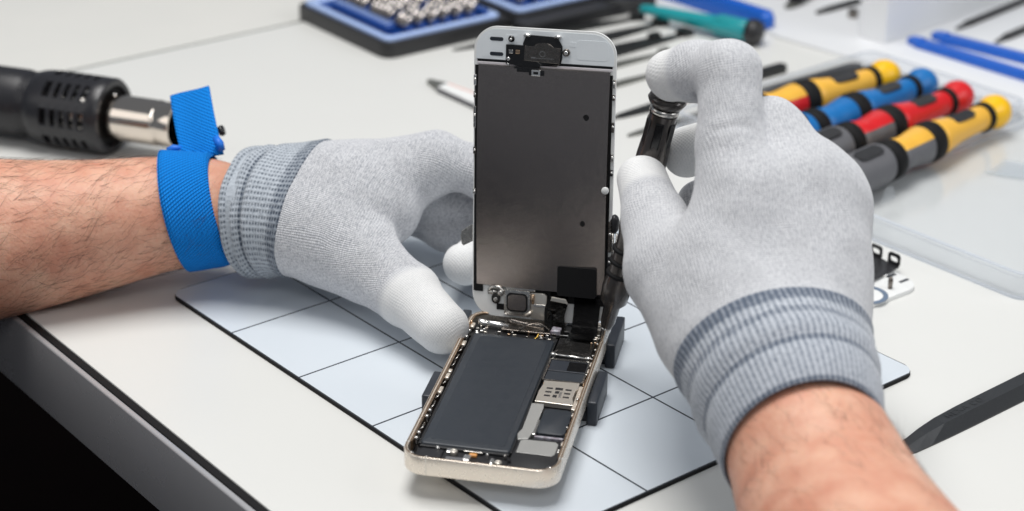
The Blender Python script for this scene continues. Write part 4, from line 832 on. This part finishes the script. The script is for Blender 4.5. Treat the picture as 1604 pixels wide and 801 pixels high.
def blade_tool(pa, pb, label, w, mt, name='spatula', cat='spatula', hw=.6, hm='dark_tool', th=.16, hl=.45):
    m, L_ = flat_frame(pa, pb); t = empty(name, m, label, cat, 'dark hand tools laid out behind the phone'); n = 14; pts = []
    ln = L_ * (1 - hl)
    top = [(ln * i / n, w * .5 * math.sin(math.pi * (.12 + .55 * i / n)) * (1 if i else .55)) for i in range(n + 1)]
    obj('blade', PR([(x, -y) for x, y in top] + top[::-1], .004, th, bev=.03), MT[mt], t, angle=40)
    obj('handle', PR(rrect(ln - .3, L_, -hw * .5, hw * .5, hw * .24, 5), .003, .5, bev=.1), MT[hm], t, angle=40); return t
blade_tool((962, 187), (1228, 112), 'dark leaf shaped spatula passing behind the screwdriver and the right index finger', .95, 'dark_tool', hm='dark_tool')
blade_tool((984, 215), (1345, 112), 'grey bladed spatula with a textured black handle reaching the yellow screwdriver', .72, 'grey_blade', hw=.9, hm='black_plastic', hl=.42)
blade_tool((700, 160), (742, 172), 'x', .1, 'dark_tool') if False else None
m_, L_ = flat_frame((672, 131), (800, 185)); st = empty('scraper', m_, 'small white scraper with a dark slanted tip, just left of the upright screen', 'scraper')
obj('tip', PR([(0, -.15), (1.5, -.55), (1.25, .45), (.1, .12)], .003, .3, bev=.04), MT['grey_blade'], st)
obj('handle', PR([(1.5, -.55), (L_, -.75), (L_, .75), (1.25, .45)], .003, .36, bev=.06), MT['white_plastic'], st)
obj('handle_stripe', PR([(1.45, .30), (L_ - .4, .62), (L_ - .4, .48), (1.5, .16)][::-1], .36, .375), mat('pink_print', (.75, .42, .36), .5, noise=(2, .4, (.7, .45, .4))), st)
obj('under_edge', PR([(1.5, -.63), (L_, -.85), (L_, -.755), (1.5, -.555)], .003, .3), MT['drv_grey'], st)

# teal screwdriver and the blue bar behind it
tm, tl = pair_frame((1003, 13), (1172, 49), .62); td = empty('teal_screwdriver', tm, 'teal screwdriver with a black domed cap lying behind the right hand', 'screwdriver')
obj('shaft', LA([(.1, -5), (.12, .2)], 12), MT['dark_tool'], td, smooth=True)
obj('handle', LA([(.14, 0), (.28, .2), (.36, 1.0), (.42, 2.4), (.44, 3.0), (.50, tl * .6), (.64, tl * .85), (.70, tl - .1), (.68, tl)], 32), MT['teal'], td, smooth=True)
obj('cap', LA([(.66, tl), (.80, tl + .08), (.82, tl + .5), (.74, tl + .75), (.4, tl + .95), (.001, tl + .98)], 32), MT['black_plastic'], td, smooth=True)
for i in range(6):
    a = 2 * math.pi * i / 6; obj('grip_flat', BX(.50, .685, -.12, .12, tl * .72, tl - .3, bev=.05, m=Matrix.Rotation(a, 4, 'Z')), MT['teal'], td)
def pry_bar(pa, pb, w, label, group=None, th=.5, hook=True):
    m, L_ = flat_frame(pa, pb); m = m; t = empty('pry_bar', m, label, 'pry tool', group); r = w / 2 * .98
    obj('shank', PR(rrect(0, L_, -w / 2, w / 2, r, 7), .004, th, bev=min(.12, th * .3) if th < 1 else .38, seg=4), MT['blue'], t, angle=50)
    if hook: obj('hooked_end', PR([(-.45, -w * .2), (.5, -w * .42), (.5, w * .42), (-.35, w * .34)], .004, th + .12, bev=.1), MT['blue'], t, angle=50)
    obj('web', PR(rrect(.8, L_ - .8, -w * .22, w * .22, w * .1, 4), th, th + .08, bev=.03), MT['blue'], t, angle=50); return t
pry_bar((1209, 49), (1030, -10), 1.05, 'thick royal blue plastic pry bar lying just behind the teal screwdriver', th=1.1, hook=False)
pry_bar((1433, 74), (1680, 150), 1.15, 'nearer of the two royal blue pry bars at the right edge', 'blue pry bars at the right')
pry_bar((1471, 66), (1690, 122), 1.25, 'farther of the two royal blue pry bars, lying against the other one', 'blue pry bars at the right')
def probe(pa, pb, w, label, name='spudger', mt='black_plastic'):
    m, L_ = flat_frame(pa, pb); t = empty(name, m, label, 'spudger')
    obj('tip', PR([(0, -w * .25), (1.4, -w / 2), (1.4, w / 2), (0, w * .1)], .004, .3, bev=.06), MT[mt], t, angle=50)
    obj('shank', PR([(1.405, -w / 2), (L_, -w * .62), (L_, w * .62), (1.405, w / 2)], .004, .38, bev=.08), MT[mt], t, angle=50); return t
sheet_pts = [G(*p, -.2) for p in ((1118, -14), (1216, 60), (1350, 99), (1700, 206), (1900, 60), (1500, -80))]
ws = obj('white_sheet', PR([(p[0], p[1]) for p in sheet_pts], -.196, -.03, bev=.03), MT['sheet_white']); tag(ws, 'thin white board lying on the bench under the tools at the far right', 'board')
probe((1497, 51), (1680, -25), .62, 'black spudger at the top right corner, the farther of the two')
probe((1558, 72), (1700, 12), .66, 'black spudger at the right edge, the one nearer to the blue pry bars')
kn, kl = flat_frame((1231, 20), (1285, -14)); t = empty('craft_knife', kn, 'grey leaf blade with a black handle at the top edge, left of the white panel', 'knife')
obj('blade', PR([(0, 0), (.6, -.35), (1.3, -.45), (1.3, .45), (.6, .4)], .18, .3, bev=.03), MT['grey_blade'], t); obj('handle', BX(1.28, kl + 2, -.5, .5, .18, .9, bev=.15), MT['black_plastic'], t)
kn, kl = flat_frame((1279, 27), (1346, 8)); t = empty('file', kn, 'slim dark file pointing left beside the white upright panel', 'file')
obj('file_blade', PR([(0, -.1), (1.2, -.22), (kl, -.3), (kl, .3), (1.2, .22), (0, .1)], .18, .42, bev=.05), MT['dark_tool'], t)
t = obj('brass_nut', LA([(.12, 0), (.34, 0), (.34, .5), (.12, .5), (.12, 0)], 6, Matrix.Translation(Vector(G(1336, 27, -.03))), cap=False), MT['dark_steel'], None); tag(t, 'small dark metal nut at the foot of the white upright panel', 'nut')
# white upright panel
pm, pl = flat_frame((1385, 69), (1570, 4), -.03); t = empty('white_cabinet', pm, 'tall white panelled cabinet standing at the back right of the bench', 'cabinet')
obj('side_panel', BX(0, 22, .0, 1.9, .004, 30, bev=.06), MT['box_white'], t); obj('back_panel', BX(.3, 22, 1.91, 2.2, .3, 29, bev=.03), MT['box_white'], t)

# clear case with four two-tone screwdrivers
cf, _ = flat_frame((1336, 288), (1606, 189), -.18); cl_ = (cf.inverted() @ Vector(G(1606, 189, -.18))).x
X1 = cl_ + .3; X0 = X1 - 16.5; Y1 = 11.4
case = empty('clear_case', cf, 'clear plastic case with its lid open towards the front, holding four screwdrivers', 'case')
def open_box(x0, x1, y0, y1, h, name, r=.6, th=.12, fl=.1):
    bm = bmesh.new(); o = rrect(x0, x1, y0, y1, r, 6); i_ = rrect(x0 + th, x1 - th, y0 + th, y1 - th, max(r - th, .1), 6); f = rrect(x0 - .22, x1 + .22, y0 - .22, y1 + .22, r + .2, 6)
    lo = [[bm.verts.new((p[0], p[1], z)) for p in pts] for pts, z in ((o, .01), (o, h - .1), (f, h - .1), (f, h), (i_, h), (i_, fl))]
    for a, b in zip(lo, lo[1:]):
        for q in range(len(a)): bm.faces.new((a[q], a[(q + 1) % len(a)], b[(q + 1) % len(a)], b[q]))
    bm.faces.new(lo[0][::-1]); bm.faces.new(lo[-1]); o_ = obj(name, bm, MT['clear'], case, angle=40)
    for nm, z0, z1, g in (('rim', h + .002, h + .07, 0), ('foot_flange', .0, .09, .16)):
        b2 = bmesh.new(); add_ring(b2, rrect(x0 - .02 - g, x1 + .02 + g, y0 - .02 - g, y1 + .02 + g, r + g, 6), rrect(x0 + th + .02 - g, x1 - th - .02 + g, y0 + th + .02 - g, y1 - th - .02 + g, r + g, 6), z0, z1); obj(nm, b2, MT['frost'], o_)
    return o_
open_box(X0, X1, .25, Y1, 1.0, 'case_base')
LX = (cf.inverted() @ Vector(G(1359, 376, -.18))).x; LY = (cf.inverted() @ Vector(G(1604, 475, -.18))).y
lid = open_box(LX + .25, X1, LY + .2, -.5, 1.15, 'case_lid')
for px, py in ((1356, 276), (1392, 305)):
    q = cf.inverted() @ Vector(G(px, py, .9)); obj('latch_tab', PR([(-.5, 0), (.5, 0), (.25, .7), (-.15, .75)], -.08, .08, bev=.03, m=Matrix.Translation((q.x, q.y, .75)) @ Matrix.Rotation(math.pi / 2, 4, 'X')), MT['clear'], case)
fm = obj('plastic_film', PR([tuple((cf.inverted() @ Vector(G(*p, -.03)))[:2]) for p in ((1543, 270), (1572, 250), (1640, 262), (1640, 285))][::-1], .14, .17), MT['film']); fm.matrix_world = cf; tag(fm, 'small clear film offcut lying inside the open case lid', 'film')
def plathe(prof, a0, a1, n=16, m=None):
    bm = bmesh.new(); rings = []
    for r, z in prof: rings.append([bm.verts.new((r * math.cos(a0 + (a1 - a0) * i / n), r * math.sin(a0 + (a1 - a0) * i / n), z)) for i in range(n + 1)])
    for a, b in zip(rings, rings[1:]):
        for i in range(n): bm.faces.new((a[i], a[i + 1], b[i + 1], b[i]))
    return bm
def duo_driver(pa, pb, label, cap, body, top, low, end, nr=10):
    m, L_ = pair_frame(pa, pb, 1.2)
    z = m.to_3x3().col[2]; up = Vector((0, -.35, 1)); y = (up - up.dot(z) * z).normalized(); x = y.cross(z); mm = Matrix((x, y, z)).transposed().to_4x4(); mm.translation = m.translation; mm = mm @ Matrix.Diagonal((1.3, 1.3, 1.4, 1))
    t = empty('screwdriver', mm, label, 'screwdriver', 'two-tone screwdrivers in the clear case')
    obj('end_cap', LA([(.001, -.66), (.28, -.61), (.52, -.45), (.68, -.2), (.73, .08), (.66, .4), (.5, .64), (.46, .8)], 32), MT[cap], t, smooth=True)
    obj('ring', LA([(.5, .72), (.62, .76), (.63, .98), (.52, 1.02)], 32), MT['black_rubber'], t, smooth=True)
    h = obj('handle', LA([(.50, 1.0), (.53, 1.1), (.53, 2.0), (.57, 2.9), (.72, 3.9), (.80, 4.35), (.7, 4.45)], 32), MT[body], t, smooth=True)
    obj('window', PR(rrect(-.24, .24, 1.9, 3.3, .16, 5), 0, .12, bev=.03, m=Matrix.Translation((0, .50, 0)) @ Matrix.Rotation(-math.pi / 2, 4, 'X') @ Matrix.Scale(-1, 4, (0, 1, 0))), MT['black_plastic'], h)
    obj('ring', LA([(.66, 4.35), (.84, 4.45), (.86, 4.75), (.80, 5.1), (.66, 5.15)], 32), MT['black_rubber'], t, smooth=True)
    pr = [(.72, 5.08), (.80, 5.2), (.70, 5.9), (.66, 6.4), (.80, 7.0), (.72, 7.05)]
    obj('grip_top', plathe(pr, math.radians(52), math.radians(200)), MT[top], t, smooth=True)
    obj('grip_side', plathe(pr, math.radians(200), math.radians(412), 20), MT[low], t, smooth=True)
    obj('ring', LA([(.62, 6.95), (.82, 7.05), (.84, 7.5), (.66, 7.65)], 32), MT['black_rubber'], t, smooth=True)
    g = obj('rear_grip', LA([(.66, 7.6), (.80, 7.75)] + sum([[(.86, 7.9 + i * .22), (.83, 8.0 + i * .22)] for i in range(nr)], []) + [(.8, 8.05 + nr * .22), (.5, 8.4 + nr * .22), (.001, 8.5 + nr * .22)], 32), MT[end], t, smooth=True)
    obj('grip_pad', PR(rrect(-.28, .28, 8.1, 9.6, .24, 5), 0, .1, bev=.03, m=Matrix.Translation((0, .80, 0)) @ Matrix.Rotation(-math.pi / 2, 4, 'X') @ Matrix.Scale(-1, 4, (0, 1, 0))), MT['black_plastic'], g)
    return t
duo_driver((1386, 119), (1205, 172), 'yellow and red screwdriver, farthest of the four in the clear case', 'cap_yellow', 'drv_yellow', 'drv_yellow', 'drv_red', 'drv_red', nr=2)
duo_driver((1444, 132), (1232, 219), 'all blue screwdriver with a blue ball cap in the clear case', 'drv_blue', 'drv_blue', 'drv_blue', 'drv_blue', 'drv_blue')
duo_driver((1500, 152), (1272, 246), 'red screwdriver with a grey lower grip in the clear case', 'drv_red', 'drv_red', 'drv_red', 'drv_grey', 'drv_grey')
duo_driver((1558, 175), (1306, 290), 'yellow screwdriver with a grey ribbed grip, nearest the front wall of the clear case', 'cap_yellow', 'drv_yellow', 'drv_yellow', 'drv_grey', 'drv_grey')

# spare screen part
sc0 = G(1446, 446, -.0); sc1 = G(1368, 476, -.0); sf = frame(sc0, sc1 - sc0, (0, 0, 1)); sf.translation = Vector((sc0[0], sc0[1], -.2))
sp = empty('spare_screen', sf, 'spare white phone screen frame with a black metal plate, lying right of the glove', 'phone part')
obj('front_frame', PR(rrect(0, 12.2, -5.86, 0, .95, 8), .004, .2, bev=.04), MT['white_plastic'], sp, angle=40)
IS = sf.inverted()
def sl(px, py, z): v = IS @ Vector(G(px, py, z)); return (v.x, v.y)
pl_ = obj('metal_plate', PR([sl(*p, .15) for p in ((1352, 447), (1408, 419), (1366, 397), (1300, 425))], .3, .36, bev=.02), MT['black_plastic'], sp)
for (qx, qy) in ((1400, 413), (1372, 400)):
    u0 = Vector((*sl(qx - 9, qy - 4, .2), 0)); u1 = Vector((*sl(qx + 9, qy + 4, .2), 0)); d_ = (u1 - u0); L2 = d_.length; d_.normalize()
    tmx = Matrix((d_, Vector((0, 0, 1)), d_.cross(Vector((0, 0, 1))))).transposed().to_4x4(); tmx.translation = (u0.x, u0.y, .3)
    bm = bmesh.new(); add_ring(bm, rrect(0, L2, 0, .62, .15, 5), rrect(.12, L2 - .12, .2, .46, .11, 5), -.04, .04); bm.transform(tmx); obj('plate_tab', bm, MT['black_plastic'], pl_)
bm = bmesh.new()
for p in ((1396, 432), (1416, 440)):
    c_ = sl(*p, .0); add_box(bm, c_[0] - .3, c_[0] + .3, c_[1] - .09, c_[1] + .09, .2, .206)
obj('oval_slot', bm, MT['navy_plastic'], sp)
c_ = sl(1358, 462, 0); bm = bmesh.new(); add_ring(bm, moved(disc(.95, 30), *c_), moved(disc(.72, 30), *c_), .2, .22); obj('button_ring', bm, mat('slate_ring', (.14, .19, .27), .5, noise=(4, .4, (.12, .16, .23))), sp)
c_ = sl(1394, 452, 0); obj('post', LA([(.1, .2), (.12, .6), (.08, .75), (.001, .78)], 12, Matrix.Translation((*c_, 0))), MT['dark_steel'], sp, smooth=True)
c_ = sl(1384, 432, 0); obj('post', LA([(.2, .2), (.2, .3), (.1, .34), (.001, .34)], 14, Matrix.Translation((*c_, 0))), MT['bright_steel'], sp, smooth=True)

# black nylon spudger at the right
zm, zl = flat_frame((1402, 712), (1604, 612)); t = empty('nylon_spudger', zm, 'long black nylon spudger with raised lettering, lying in front of the spare screen', 'spudger')
bm = bmesh.new(); rows = []
for x, w, h, tw in ((0, .30, .12, .14), (.7, .46, .28, .2), (1.6, .50, .46, .24), (2.6, .53, .56, .28), (4, .55, .60, .30), (zl + 6, .58, .64, .33)):
    rows.append([bm.verts.new(p) for p in ((x, -w, .004), (x, -w, .06), (x, -tw + .02, h), (x, tw, h), (x, w, .06), (x, w, .004))])
for a, b in zip(rows, rows[1:]):
    for k_ in range(6): bm.faces.new((a[k_], a[(k_ + 1) % 6], b[(k_ + 1) % 6], b[k_]))
bm.faces.new(rows[0][::-1]); bm.faces.new(rows[-1])
body_ = obj('shank', bm, MT['spudger'], t)
cu = bpy.data.curves.new('lettering', 'FONT'); cu.body = 'HEXA CO'; cu.size = .44; cu.extrude = .002; cu.space_character = 1.25
to = bpy.data.objects.new('lettering', cu); COL.objects.link(to); bpy.context.view_layer.update()
me = bpy.data.meshes.new_from_object(to.evaluated_get(bpy.context.evaluated_depsgraph_get())); bpy.data.objects.remove(to); me.materials.clear(); me.materials.append(MT['spudger'])
to = bpy.data.objects.new('raised_lettering', me); COL.objects.link(to); to.parent = body_; to.matrix_local = Matrix.Translation((3.0, -.14, .60)) @ Matrix.Rotation(math.radians(-.5), 4, 'Y')
